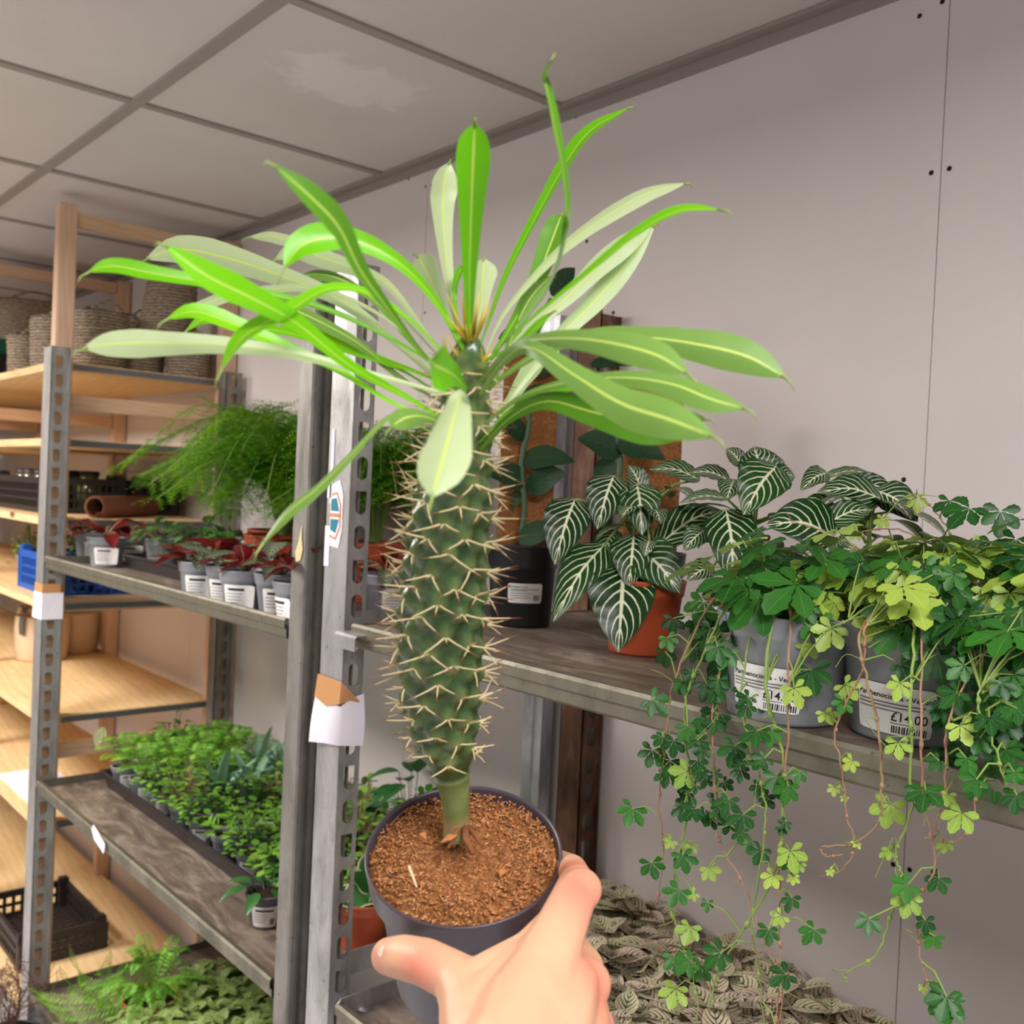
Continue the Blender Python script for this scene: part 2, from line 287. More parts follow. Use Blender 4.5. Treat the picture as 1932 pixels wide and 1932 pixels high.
# ------------------------------------------------------------------ mesh builder
class MB:
    def __init__(s): s.v = []; s.f = []; s.uv = []; s.tn = []; s.mi = []; s.sm = []
    def add(s, vs, fs, uvs=None, tone=(0, 0), mi=0, smooth=True, tones=None):
        b = len(s.v); s.v += [tuple(v) for v in vs]; s.f += [tuple(b+i for i in q) for q in fs]
        s.uv += uvs if uvs else [(0.5, 0.5)]*len(vs); s.tn += tones if tones else [tone]*len(vs)
        s.mi += [mi]*len(fs); s.sm += [smooth]*len(fs)
    def box(s, lo, hi, mi=0):
        x0, y0, z0 = lo; x1, y1, z1 = hi
        s.add([(x0, y0, z0), (x1, y0, z0), (x1, y1, z0), (x0, y1, z0), (x0, y0, z1), (x1, y0, z1), (x1, y1, z1), (x0, y1, z1)],
              [(0, 3, 2, 1), (4, 5, 6, 7), (0, 1, 5, 4), (1, 2, 6, 5), (2, 3, 7, 6), (3, 0, 4, 7)], mi=mi, smooth=False)
    def bbox(s, lo, hi, b=0.002, mi=0):       # bevelled box
        bm = bmesh.new(); bmesh.ops.create_cube(bm, size=1)
        for v in bm.verts: v.co = Vector([lo[i] + (v.co[i]+.5)*(hi[i]-lo[i]) for i in range(3)])
        bmesh.ops.bevel(bm, geom=bm.edges[:], offset=b, segments=2, affect='EDGES'); bm.verts.index_update()
        s.add([v.co.copy() for v in bm.verts], [[v.index for v in f.verts] for f in bm.faces], mi=mi, smooth=False); bm.free()
    def tube(s, pts, rad, n=6, mi=0, caps=True, tone=(0, 0)):
        pts = [Vector(p) for p in pts]; N = len(pts)
        rads = rad if isinstance(rad, (list, tuple)) else [rad]*N
        vs = []; up = None
        for i, p in enumerate(pts):
            t = (pts[min(i+1, N-1)] - pts[max(i-1, 0)])
            t = t.normalized() if t.length > 1e-9 else Vector((0, 0, 1))
            if up is None: up = t.orthogonal().normalized()
            up = (up - t*up.dot(t)); up = up.normalized() if up.length > 1e-6 else t.orthogonal().normalized()
            bi = t.cross(up)
            for k in range(n):
                a = 2*PI*k/n; vs.append(p + (up*math.cos(a)+bi*math.sin(a))*rads[i])
        fs = [(i*n+k, i*n+(k+1) % n, (i+1)*n+(k+1) % n, (i+1)*n+k) for i in range(N-1) for k in range(n)]
        if caps: fs += [tuple(range(n-1, -1, -1)), tuple((N-1)*n+k for k in range(n))]
        s.add(vs, fs, tone=tone, mi=mi)
    def lathe(s, prof, n=32, M=None, mi=0, smooth=True, cap0=False, cap1=False):
        vs = []
        for r, z in prof:
            for k in range(n):
                a = 2*PI*k/n; p = Vector((r*math.cos(a), r*math.sin(a), z)); vs.append(M @ p if M else p)
        fs = [(i*n+k, i*n+(k+1) % n, (i+1)*n+(k+1) % n, (i+1)*n+k) for i in range(len(prof)-1) for k in range(n)]
        if cap0: fs.append(tuple(range(n-1, -1, -1)))
        if cap1: fs.append(tuple((len(prof)-1)*n+k for k in range(n)))
        s.add(vs, fs, mi=mi, smooth=smooth)
    def blade(s, pts, nrm, wid, fold=0.15, cross=2, mi=0, tone=(0.5, 0), wave=0.0, teeth=0.0):
        """leaf blade along pts; nrm = upper-face normals; wid = half widths."""
        N = len(pts); vs = []; uvs = []
        cu = [(-1+2*k/(2*cross)) for k in range(2*cross+1)]
        for i in range(N):
            t = (pts[min(i+1, N-1)] - pts[max(i-1, 0)]).normalized(); n = nrm[i] if isinstance(nrm, list) else nrm
            n = (n - t*n.dot(t)); n = n.normalized() if n.length > 1e-6 else t.orthogonal().normalized()
            sd = t.cross(n); wv = wid[i]
            for c in cu:
                ww = wv*(1 + (teeth*(1 if i % 2 else -1) if abs(c) == 1 else 0))
                h = fold*abs(c)**1.3*wv + (wave*wv*math.sin(i*1.9+(2.1 if c > 0 else 0.4))*abs(c) if wave else 0)
                vs.append(pts[i] + sd*(c*ww) + n*h); uvs.append(((c+1)/2, i/(N-1)))
        m = len(cu)
        fs = [(i*m+k, i*m+k+1, (i+1)*m+k+1, (i+1)*m+k) for i in range(N-1) for k in range(m-1)]
        s.add(vs, fs, uvs, tone, mi)
    def leaf(s, base, d, up, L, W, shape='ovate', droop=0.4, seg=5, fold=0.2, mi=0, tone=None, teeth=0.0, petiole=0.0, pm=None, cross=1, wave=0.0):
        d = Vector(d).normalized(); base = Vector(base); tone = (R(0, 1), 0) if tone is None else tone
        up = Vector(up)
        if petiole:
            tip = base + d*petiole
            s.tube([base, base+d*petiole*.5+Vector((0, 0, petiole*.04)), tip], [0.0011, 0.0009, 0.0008], 4, mi=pm if pm is not None else mi, caps=False, tone=tone); base = tip
        pts = []; p = base.copy(); dd = d.copy()
        for i in range(seg+1):
            pts.append(p.copy()); dd = (dd + Vector((0, 0, -1))*(droop/seg)).normalized(); p = p + dd*(L/seg)
        wid = [W*.5*prof(shape, i/seg) for i in range(seg+1)]
        s.blade(pts, up, wid, fold, cross, mi, tone, wave, teeth)
    def obj(s, name, mats, parent=None, local=False, label=None, kind=None):
        me = bpy.data.meshes.new(name)
        off = Vector((0, 0, 0)) if (local or parent is None) else world_loc(parent)
        me.from_pydata([(x-off.x, y-off.y, z-off.z) for x, y, z in s.v], [], s.f)
        mats = mats if isinstance(mats, (list, tuple)) else [mats]
        for m in mats: me.materials.append(m)
        if len(mats) > 1: me.polygons.foreach_set('material_index', np.array(s.mi, dtype=np.int32))
        me.polygons.foreach_set('use_smooth', np.array(s.sm, dtype=bool))
        vi = np.zeros(len(me.loops), dtype=np.int32); me.loops.foreach_get('vertex_index', vi)
        for nm, src in (('leaf', s.uv), ('tone', s.tn)):
            l = me.uv_layers.new(name=nm); a = np.array(src, dtype=np.float32)[vi]; l.data.foreach_set('uv', a.ravel())
        me.update()
        o = bpy.data.objects.new(name, me); COL.objects.link(o)
        if parent is not None: o.parent = parent
        if label: o['label'] = label
        if kind: o['kind'] = kind
        return o
def world_loc(o):
    v = Vector(o.location)
    while o.parent is not None: o = o.parent; v = v + Vector(o.location)
    return v
def prof(shape, t):
    if shape == 'ovate': return max(0.0, math.sin(PI*min(1, t**0.72)))**0.85 if 0 < t < 1 else (0.12 if t == 0 else 0.0)
    if shape == 'obov': return (0.10 + math.sin(PI*min(1, t**1.5))**0.9*0.95) if t < 1 else 0.05
    if shape == 'round': return math.sqrt(max(0, 1-(2*t-1)**2)) if 0 < t < 1 else 0.08
    if shape == 'lance': return (0.16 + 0.84*math.sin(PI*t**0.9)**0.8) if t < 1 else 0.02
    if shape == 'strap': 
        if t >= 1: return 0.04
        return min(1.0, 0.13+1.38*t**1.45)*(1-max(0, (t-0.72)/0.28)**2.6)
    return 1
def thing(name, label, cat, loc, rz=0, group=None):
    o = bpy.data.objects.new(name, None); COL.objects.link(o); o.location = loc; o.rotation_euler = (0, 0, rz)
    o.empty_display_size = 0.05; o['label'] = label; o['category'] = cat
    if group: o['group'] = group
    return o
def tag(o, label, cat, group=None):
    o['label'] = label; o['category'] = cat
    if group: o['group'] = group
    return o
def struct(o): o['kind'] = 'structure'; return o
def dup(root, loc, rz=0, label=None, sc=1.0):
    r = root.copy(); COL.objects.link(r); r.location = loc; r.rotation_euler = (0, 0, rz); r.scale = (sc, sc, sc)
    if label: r['label'] = label
    for ch in list(root.children):
        c = ch.copy(); COL.objects.link(c); c.parent = r
        for g in list(ch.children):
            q = g.copy(); COL.objects.link(q); q.parent = c
    return r
def catmull(pts, n):
    pts = [Vector(p) for p in pts]; Q = [pts[0]*2-pts[1]] + pts + [pts[-1]*2-pts[-2]]; out = []
    S = len(pts)-1
    for i in range(n+1):
        x = i/n*S; k = min(int(x), S-1); t = x-k; a, b, c, d = Q[k:k+4]
        out.append(0.5*((2*b)+(c-a)*t+(2*a-5*b+4*c-d)*t*t+(3*b-a-3*c+d)*t**3))
    return out

# ================================================================== THE ROOM
WY = 1.29
def make_room():
    b = MB(); b.box((-5.4, -2.6, -0.05), (1.6, WY+.02, 0)); struct(b.obj('floor', M_FLOOR))
    # plasterboard sheets with open joints
    xs = [-5.4, -4.17, -2.994, -1.818, -0.6435, 0.531, 1.6]
    b = MB()
    for a, c in zip(xs[:-1], xs[1:]): b.box((a+.0007, WY, 0), (c-.0007, WY+.0125, CEIL))
    b.box((-5.4, WY+.013, 0), (1.6, WY+.05, CEIL+.05), 1)
    wr = struct(b.obj('wall_right', [M_PLASTER, M_DARK]))
    b = MB()
    for px, py in [(1361, 115), (1087, 220), (771, 338), (803, 352), (815, 349), (1757, 326), (1791, 318), (1157, 590), (1685, 1631), (1716, 1641), (631, 392), (1735, 30), (1778, 3), (1107, 455), (1705, 905), (802, 590), (690, 590)]:
        p = onY(px, py, WY); r = 0.0036 if px > 1050 else 0.003
        b.lathe([(0.0, 0.0012), (r*.7, 0.0012), (r, 0.0)], 12, Matrix.Translation(p) @ Matrix.Rotation(PI/2, 4, 'X'))
    struct(b.obj('screw_hole', M_DARK, wr, label='dark screw hole in the plasterboard'))
    b = MB(); b.box((-5.4, -2.65, 0), (-5.35, WY, CEIL)); struct(b.obj('wall_back', M_FARWALL))
    # lay-in ceiling tiles and tee grid
    b = MB(); X0 = -1.379; tx = [X0 + .6*k for k in range(-7, 6)]; ty = [0.70 - .6*k for k in range(0, 7)]
    ys = [WY] + ty
    for a, c in zip(tx[:-1], tx[1:]):
        for y1, y0 in zip(ys[:-1], ys[1:]): b.box((a+.008, y0+.008, CEIL+.003), (c-.008, y1-.008, CEIL+.018))
    b.box((-5.6, -3.0, CEIL+.03), (2.0, WY+.05, CEIL+.06))
    struct(b.obj('ceiling', M_TILE))
    b = MB()
    for x in tx: b.box((x-.0105, -2.6, CEIL-.002), (x+.0105, WY-.02, CEIL+.0025))
    struct(b.obj('trim_1', M_TEE))
    b = MB()
    for y in ty: b.box((-5.35, y-.012, CEIL-.0035), (1.6, y+.012, CEIL+.0025))
    struct(b.obj('trim_2', M_TEE))
    b = MB(); b.box((-5.35, WY-.024, CEIL-.003), (1.6, WY, CEIL+.002)); b.box((-5.35, WY-.003, CEIL-.022), (1.6, WY, CEIL-.003)); struct(b.obj('trim_3', M_TEE))
make_room()

# ================================================================== STEEL SHELVING
def slot_plate(b, o, ex, ez, n, w, h0, h1, pitch, sl, sw, t, mi=0, off=0.0):
    """plate in plane (ex, ez), thickness t along n, with a run of slots (square tops, round bottoms)."""
    o = Vector(o); ex = Vector(ex); ez = Vector(ez); n = Vector(n)
    K = 16
    cells = int((h1-h0)/pitch)
    def q(x, z, k): return o + ex*x + ez*z + n*(t*k)
    for c in range(cells):
        z0 = h0 + c*pitch; zc = z0 + pitch/2
        inner = []; outer = []
        for k in range(K):
            a = 2*PI*k/K; ca, sa = math.cos(a), math.sin(a)
            if sa > 0 and c % 2 == 0: x = max(-1, min(1, ca*1.5)); z = (sl/2)*min(1, sa*1.5)
            else: x = ca; z = (1 if sa > 0 else -1)*(sl/2-sw/2) + sw/2*sa if abs(sa) > 1e-6 else 0
            inner.append((w/2 + off + x*sw/2, zc + z))
            m = max(abs(ca), abs(sa)); outer.append((w/2 + ca/m*w/2, zc + sa/m*pitch/2))
        vs = [q(x, z, kk) for kk in (0, 1) for (x, z) in inner+outer]
        fs = []
        for k in range(K):
            k2 = (k+1) % K
            fs += [(k, k2, K+k2, K+k), (2*K+k, 3*K+k, 3*K+k2, 2*K+k2), (k, 2*K+k, 2*K+k2, k2)]
        b.add(vs, fs, mi=mi, smooth=False)
    for x in (0, w):                                  # side edges
        b.add([q(x, h0, 0), q(x, h0, 1), q(x, h0+cells*pitch, 1), q(x, h0+cells*pitch, 0)], [(0, 1, 2, 3)], smooth=False, mi=mi)
    if h0+cells*pitch < h1-1e-4:
        zt = h0+cells*pitch
        vs = [q(x, z, k) for k in (0, 1) for x, z in ((0, zt), (w, zt), (w, h1), (0, h1))]
        b.add(vs, [(0, 1, 2, 3), (7, 6, 5, 4), (0, 4, 5, 1), (1, 5, 6, 2), (2, 6, 7, 3), (3, 7, 4, 0)], smooth=False, mi=mi)

def profile_extrude(b, prof2, org, e1, e2, e3, L, mi=0, closed=False):
    org = Vector(org); e1, e2, e3 = Vector(e1), Vector(e2), Vector(e3); n = len(prof2)
    vs = [org + e1*x + e2*y + e3*(L*k) for k in (0, 1) for x, y in prof2]
    m = n if closed else n-1
    fs = [(i, (i+1) % n, n+(i+1) % n, n+i) for i in range(m)]
    if closed: fs += [tuple(range(n-1, -1, -1)), tuple(range(n, 2*n))]
    b.add(vs, fs, mi=mi, smooth=False)

def strip(b, path, th, org, e1, e2, e3, L, mi=0):
    """sheet-metal profile: open 2-D path thickened by th, extruded along e3"""
    P2 = [Vector(p) for p in path]; out = []
    for i, p in enumerate(P2):
        d = (P2[min(i+1, len(P2)-1)]-P2[max(i-1, 0)]).normalized(); out.append(p + Vector((-d.y, d.x))*th)
    profile_extrude(b, [tuple(p) for p in P2] + [tuple(p) for p in reversed(out)], org, e1, e2, e3, L, mi, True)

TOPZ = EYE + 0.318
def make_shelf(parent, x0, x1, zt, y0=0.755, y1=1.262, lip=0.034, raised=0.02):
    """board carried in a folded steel edge; zt = top of the front edge"""
    o = bpy.data.objects.new('shelf', None)
    b = MB(); b.bbox((x0+.004, y0+.012, zt-raised-.014), (x1-.004, y1, zt-raised), .0015); sh = b.obj('shelf', M_BOARD, parent)
    b = MB()
    path = [(0.012, -0.001), (0.003, 0.0), (0.0, -0.004), (0.0, -lip*.45), (0.004, -lip*.55), (0.004, -lip*.9), (0.008, -lip), (0.020, -lip)]
    strip(b, path, .0014, (x0, y0, zt), (0, 1, 0), (0, 0, 1), (1, 0, 0), x1-x0)
    b.box((x0+.002, y0+.016, zt-lip), (x0+.004, y1, zt-.001)); b.box((x1-.004, y0+.016, zt-lip), (x1-.002, y1, zt-.001))
    b.obj('front_edge', M_LIP, sh, label='dull steel front edge')
    return sh

def unit_left():
    t = thing('steel_shelving_unit', 'galvanised steel shelving unit left of the twin middle posts, beside the pine rack', 'shelving unit', (-2.0, 1.0, 0))
    H = TOPZ
    # front left post: slotted side towards the bay
    b = MB(); x0, x1 = -2.732, -2.668
    slot_plate(b, (x1, .757, 0), (0, 1, 0), (0, 0, 1), (-1, 0, 0), .046, .02, H, .0475, .034, .020, .002, off=-.003)
    b.box((x0, .757, 0), (x1, .7588, H)); b.box((x1-.002, .800, 0), (x1+.002, .803, H)); b.box((x1-.0006, .757, 0), (x1+.001, .803, .27))
    p = b.obj('post', M_STEEL, t); x0_l, x1_l = x0, x1
    # front right post: plain face with ribbed side
    b = MB(); x0, x1 = -1.388, -1.345
    path = [(0, .03), (0, 0), (.040, 0), (.043, .003), (.043, .010), (.035, .012), (.035, .020), (.043, .022), (.043, .030), (.036, .032), (.036, .040), (.043, .042), (.043, .052)]
    strip(b, [(x, y) for x, y in path], .0016, (x0, .757, 0), (1, 0, 0), (0, 1, 0), (0, 0, 1), H+.004)
    p2 = b.obj('post', M_STEELD, t)
    b = MB(); q = onY(564, 1030, .7555)
    b.add([q+Vector(v) for v in ((-.009, 0, -.026), (.006, 0, -.022), (.012, 0, -.004), (.007, 0, .012), (.006, 0, .034), (-.002, 0, .006), (-.011, 0, -.01))], [tuple(range(6, -1, -1))], smooth=False)
    b.obj('tape', M_MASK, p2, label='torn yellow tape scrap')
    # rear posts
    b = MB(); slot_plate(b, (-2.668, 1.225, 0), (0, 1, 0), (0, 0, 1), (-1, 0, 0), .05, .02, H-.012, .0475, .033, .018, .002); b.box((-2.716, 1.225, 0), (-2.668, 1.227, H-.012)); b.obj('post', M_STEELD, t)
    b = MB()
    path = [(0, .024), (0, 0), (.024, 0), (.027, .004), (.034, .004), (.037, 0), (.050, 0), (.050, .028)]
    strip(b, path, .0016, (-1.372, 1.245, 0), (1, 0, 0), (0, 1, 0), (0, 0, 1), H+.01); b.obj('post', M_CHROME, t)
    for zt in (-.213, -.785, -1.318): make_shelf(t, -2.66, -1.40, EYE+zt)
    # shelf-end flanges at the right, next to the posts
    for zt in (-.213, -.785, -1.318):
        b = MB(); b.box((-1.399, .79, EYE+zt-.034), (-1.396, 1.25, EYE+zt+.006)); b.obj('shelf_end', M_STEELD, t)
    # paper tag and tape wrapped round the front left post
    def wrap(za, zb, xa, xb, yb, off, bot=0.0):
        m = MB(); vs = []
        for z in (zb, za):
            k = bot if z == zb else 0
            vs += [(xa-.002, .757-off-k, z), (xb+off, .757-off, z), (xb+off, .757-off, z), (xb+off+k*.6, yb, z)]
        m.add(vs, [(0, 1, 5, 4), (2, 3, 7, 6)], smooth=False)
        n = len(m.v); back = [(x, y+.0006, z) for x, y, z in m.v]; return m
    zt, zm, zb = onX(85, 1102, -2.668).z, onX(85, 1119, -2.668).z, onX(82, 1169, -2.668).z
    wrap(zm, zb, x0_l, x1_l, .806, .0026, .003).obj('paper_tag', M_PAPER, p, label='blank white paper tag')
    wrap(zt, zm-.006, x0_l, x1_l, .804, .0020).obj('tape', M_TAPE, p, label='brown tape over a paper tag')
    # torn label rest on the lower front edge
    b = MB(); q = onY(185, 1585, .7525)
    b.add([q+Vector(v) for v in ((-.045, 0, .012), (-.03, -.001, .026), (.0, 0, .018), (.05, -.002, .006), (.04, -.001, -.018), (.01, 0, -.012), (-.02, -.002, -.004))], [tuple(range(7))], smooth=False)
    b.obj('torn_label', M_PAPER, t, label='torn white label on the lower shelf edge')
unit_left()

def unit_right():
    t = thing('steel_shelving_unit', 'galvanised steel shelving unit along the wall right of the twin middle posts', 'shelving unit', (-0.7, 1.0, 0))
    H = TOPZ; x0, x1 = -1.290, -1.226
    b = MB(); b.box((x0, .757, 0), (x1, .7588, H)); b.box((x0, .757, 0), (x0+.0015, .775, H))
    slot_plate(b, (x1, .757, 0), (0, 1, 0), (0, 0, 1), (-1, 0, 0), .034, .02, H, .05, .034, .019, .002, off=.002)
    b.box((x1-.003, .7895, 0), (x1+.001, .7915, H))
    b.box((x1-.036, .79, 0), (x1-.030, .793, H), 1)
    p = b.obj('post', [M_STEEL, M_STEELD], t)
    # rear post, rusty, with slots
    b = MB(); slot_plate(b, (-1.212, 1.240, 0), (0, 1, 0), (0, 0, 1), (-1, 0, 0), .046, .02, H, .05, .032, .022, .002); b.box((-1.268, 1.240, 0), (-1.212, 1.242, H+.008)); b.box((-1.268, 1.240, 0), (-1.266, 1.27, H+.008)); b.box((-1.216, 1.284, 0), (-1.208, 1.286, H))
    b.obj('post', M_RUST, t, label='rusty brown slotted post')
    for zt, ra in ((-.196, .003), (-.742, .02)): make_shelf(t, -1.205, 0.60, EYE+zt, raised=ra)
    # rear and end bits outside the frame are carried by two more posts
    for y in (.757, 1.245):
        b = MB(); b.box((.60, y, 0), (.64, y+.002, H)); b.box((.638, y, 0), (.64, y+.03, H)); b.obj('post', M_STEELD, t)
    # bent bracket at the left end of the upper shelf
    b = MB(); z = EYE-.21
    strip(b, [(0, 0), (.020, 0), (.022, -.002), (.022, -.020)], .0016, (-1.222, .762, z), (0, -1, 0), (0, 0, 1), (1, 0, 0), .055)
    b.obj('shelf_clip', M_STEEL, t, label='bent steel shelf clip')
    b = MB()
    for px, py in ((688, 1903),):
        q = onZ(px, py, -.762); b.lathe([(0, .004), (.006, .003), (.009, 0)], 14, Matrix.Translation((q.x, q.y, EYE-.7622)))
    b.obj('rivet', M_CHROME, t)
    b = MB(); b.box((-1.2035, .762, EYE-.764), (-1.2005, 1.25, EYE-.736)); b.tube([(-1.202, .764, EYE-.764), (-1.202, .757, EYE-.756), (-1.202, .757, EYE-.744), (-1.202, .764, EYE-.737)], .0018, 6); b.obj('shelf_end', M_STEEL, t)
    # paper tag, tape, sticker on the front post
    xs = -1.226; zt = onY(645, 1290, .757).z; zl = onY(608, 1312, .757).z; zr = onX(662, 1318, xs).z; zb = onY(602, 1400, .757).z; zd = onY(645, 1408, .757).z; zc = onX(663, 1408, xs).z
    b = MB(); n = 10; vs = []
    for i in range(n+1):
        q = i/n; k = .004*math.sin(q*2.6)
        vs += [(x0-.003, .7535-k-.006*q*q, zl+(zb-zl)*q), (x0+.03, .7545-k, zl-.004+((zb+zd)/2-zl+.004)*q), (xs+.0025, .7545-k*.5, zl-.006+(zd-zl+.006)*q), (xs+.0035+k, .774, zr+.002+((zc+zd)/2-zr-.002)*q), (xs+.0030+k*1.5, .793, zr+.006+(zc-zr-.006)*q)]
    b.add(vs, [(i*5+k, i*5+k+1, i*5+k+6, i*5+k+5) for i in range(n) for k in range(4)]); b.obj('paper_tag', M_PAPER, p, label='blank white paper tag curling off the post')
    b = MB(); b.add([(x0-.001, .7550, zt+.004), (xs+.001, .7555, zt+.003), (xs+.0045, .762, zt-.004), (xs+.005, .789, zr-.008), (xs+.005, .770, zr-.002), (xs+.0015, .7530, zr-.006), (x0+.03, .7525, zl-.012), (x0-.0035, .7520, zl-.003)], [(0, 7, 6, 1), (1, 6, 5), (1, 5, 2), (2, 5, 4), (2, 4, 3)], smooth=False)
    b.obj('tape', M_TAPE, p, label='brown tape over a paper tag')
    b = MB(); q = onY(634, 972, .7565); z0 = q.z
    def hexa(cx, w, z1, z2, ch, y, mi): 
        b.add([(cx-w, y, z1), (cx+w, y, z1), (cx+w+ch, y, z2), (cx-w, y, z2)], [(0, 1, 2, 3)], mi=mi, smooth=False)
    b.add([(q.x-.018, .7563, z0-.045), (q.x+.010, .7563, z0-.048), (q.x+.018, .7563, z0-.02), (q.x+.018, .7563, z0+.03), (q.x+.008, .7563, z0+.052), (q.x-.016, .7563, z0+.044)], [tuple(range(6))], mi=0, smooth=False)
    b.add([(q.x-.017, .7559, z0-.032), (q.x+.002, .7559, z0-.036), (q.x+.014, .7559, z0-.018), (q.x+.014, .7559, z0+.016), (q.x+.002, .7559, z0+.034), (q.x-.017, .7559, z0+.030)], [tuple(range(6))], mi=2, smooth=False)
    b.add([(q.x-.015, .7556, z0-.029), (q.x+.001, .7556, z0-.033), (q.x+.011, .7556, z0-.017), (q.x+.011, .7556, z0+.015), (q.x+.001, .7556, z0+.031), (q.x-.015, .7556, z0+.027)], [tuple(range(6))], mi=0, smooth=False)
    b.add([(q.x-.013, .7553, z0+.006), (q.x+.010, .7553, z0+.006), (q.x+.002, .7553, z0+.025), (q.x-.013, .7553, z0+.023)], [(0, 1, 2, 3)], mi=1, smooth=False)
    b.add([(q.x-.013, .7553, z0-.006), (q.x+.010, .7553, z0-.006), (q.x+.002, .7553, z0-.026), (q.x-.013, .7553, z0-.022)], [(3, 2, 1, 0)], mi=1, smooth=False)
    b.add([(q.x-.015, .7552, z0-.0025), (q.x+.013, .7552, z0-.0025), (q.x+.013, .7552, z0+.0025), (q.x-.015, .7552, z0+.0025)], [(0, 1, 2, 3)], mi=2, smooth=False)
    b.obj('sticker', [M_PAPER, M_TEAL, M_ORANGE], p, label='worn white sticker with a teal and orange hexagon')
    b = MB()
    for px, py, h, wv in ((627, 880, .055, .004), (622, 925, .012, .006), (617, 1030, .03, .007)):
        q = onY(px, py, .7562); b.bbox((q.x-wv, .7555, q.z-h), (q.x+wv, .7572, q.z+h), .0006)
    b.obj('tape', M_PAPER, p, label='torn white tape rests')
unit_right()

# ================================================================== PINE RACK
XF = [-2.757, -3.635, -4.53]
def pine_rack():
    t = thing('pine_rack', 'tall pine shelving rack with boards left of the steel shelving', 'rack', (-3.6, 1.0, 0))
    for i, X in enumerate(XF):
        for y0, y1, top in ((.785, .830, .700), (1.242, 1.287, .690)):
            b = MB(); b.bbox((X-.022, y0, 0), (X+.022, y1, EYE+top), .003); b.obj('upright', M_WOODZ, t)
        rails = [(.682, .645), (.205, .165), (-.33, -.37), (-.72, -.76)]
        if i == 2: rails = [(.60, .555)] + rails[1:]
        for a, c in rails:
            b = MB(); b.bbox((X-.012, .831, EYE+c), (X+.014, 1.241, EYE+a), .002); b.obj('rail', M_WOODY, t)
    for k, zt in enumerate((.288, .088, -.122, -.345, -.645, -.925, -1.445)):
        deep = 1.262 if k != 5 else 1.20
        x1 = XF[0]+.018
        xl = -5.2
        b = MB(); th = .02 if k < 6 else .03
        b.bbox((xl, .832, EYE+zt-th), (x1, deep, EYE+zt), .002)
        for A, C in ((XF[1]+.023, XF[0]-.023), (XF[2]+.023, XF[1]-.023)):      # the board fills the front between the frames
            b.box((A, .787, EYE+zt-th), (C, .8325, EYE+zt))
        bo = b.obj('board', M_WOODX, t)
        if k < 6:
            b = MB(); b.box((x1+.0002, .834, EYE+zt-.018), (x1+.003, deep, EYE+zt-.003)); b.obj('edge_strip', M_EDGE, bo, label='grey metal edge strip')
    b = MB(); q = onX(43, 590, XF[2]); b.box((XF[2]+.0145, q.y-.05, q.z-.014), (XF[2]+.0155, q.y+.05, q.z+.014)); b.obj('sticker', M_PAPER, t, label='small white sticker on a rail')
pine_rack()

# ================================================================== POTS, LABELS, SMALL HELPERS
def pot_parts(root, rt, rb, h, mat, soil=M_SOIL, rim=0.22, rimout=0.0022, fill=0.9, n=36, square_feet=False, name='pot', M=None):
    """plastic nursery pot with a rim band, wall thickness and soil; local coordinates of root"""
    b = MB(); hr = h*(1-rim); rr = rb+(rt-rb)*(hr/h)
    pr = [(0, .004), (rb*.8, .004), (rb*.86, 0), (rb, .001), (rb+.0012, .004), (rr, hr-.002), (rr+rimout, hr), (rr+rimout+.0004, hr+.003), (rt+rimout, h-.003), (rt+rimout+.0010, h-.001), (rt+rimout, h+.0006),
          (rt-.0012, h+.0004), (rt-.002, h-.003), (rt-.003-(rt-rb)*.18, h*(fill-.05))]
    b.lathe(pr, n, M); b.obj(name, mat, root, local=True)
    b = MB(); rs = rt-.0035-(rt-rb)*(1-fill); vs = []; rings = 5; m = 20
    vs.append(Vector((0, 0, h*fill+.003)))
    for i in range(1, rings+1):
        for k in range(m):
            a = 2*PI*k/m; vs.append(Vector((rs*i/rings*math.cos(a), rs*i/rings*math.sin(a), h*fill + R(-.0015, .0025))))
    fs = [(0, 1+k, 1+(k+1) % m) for k in range(m)] + [(1+i*m+k, 1+(i+1)*m+k, 1+(i+1)*m+(k+1) % m, 1+i*m+(k+1) % m) for i in range(rings-1) for k in range(m)]
    if M: vs = [M @ v for v in vs]
    b.add(vs, fs); b.obj('soil', soil, root, local=True)

def text_mesh(txt, size, bold=0.0):
    c = bpy.data.curves.new('tmp', 'FONT'); c.body = txt; c.size = size; c.offset = bold; c.resolution_u = 3
    o = bpy.data.objects.new('tmp', c); COL.objects.link(o); bpy.context.view_layer.update()
    dg = bpy.context.evaluated_depsgraph_get(); me = bpy.data.meshes.new_from_object(o.evaluated_get(dg))
    vs = [v.co.copy() for v in me.vertices]; fs = [tuple(p.vertices) for p in me.polygons]
    bpy.data.objects.remove(o); bpy.data.curves.remove(c); bpy.data.meshes.remove(me)
    return vs, fs

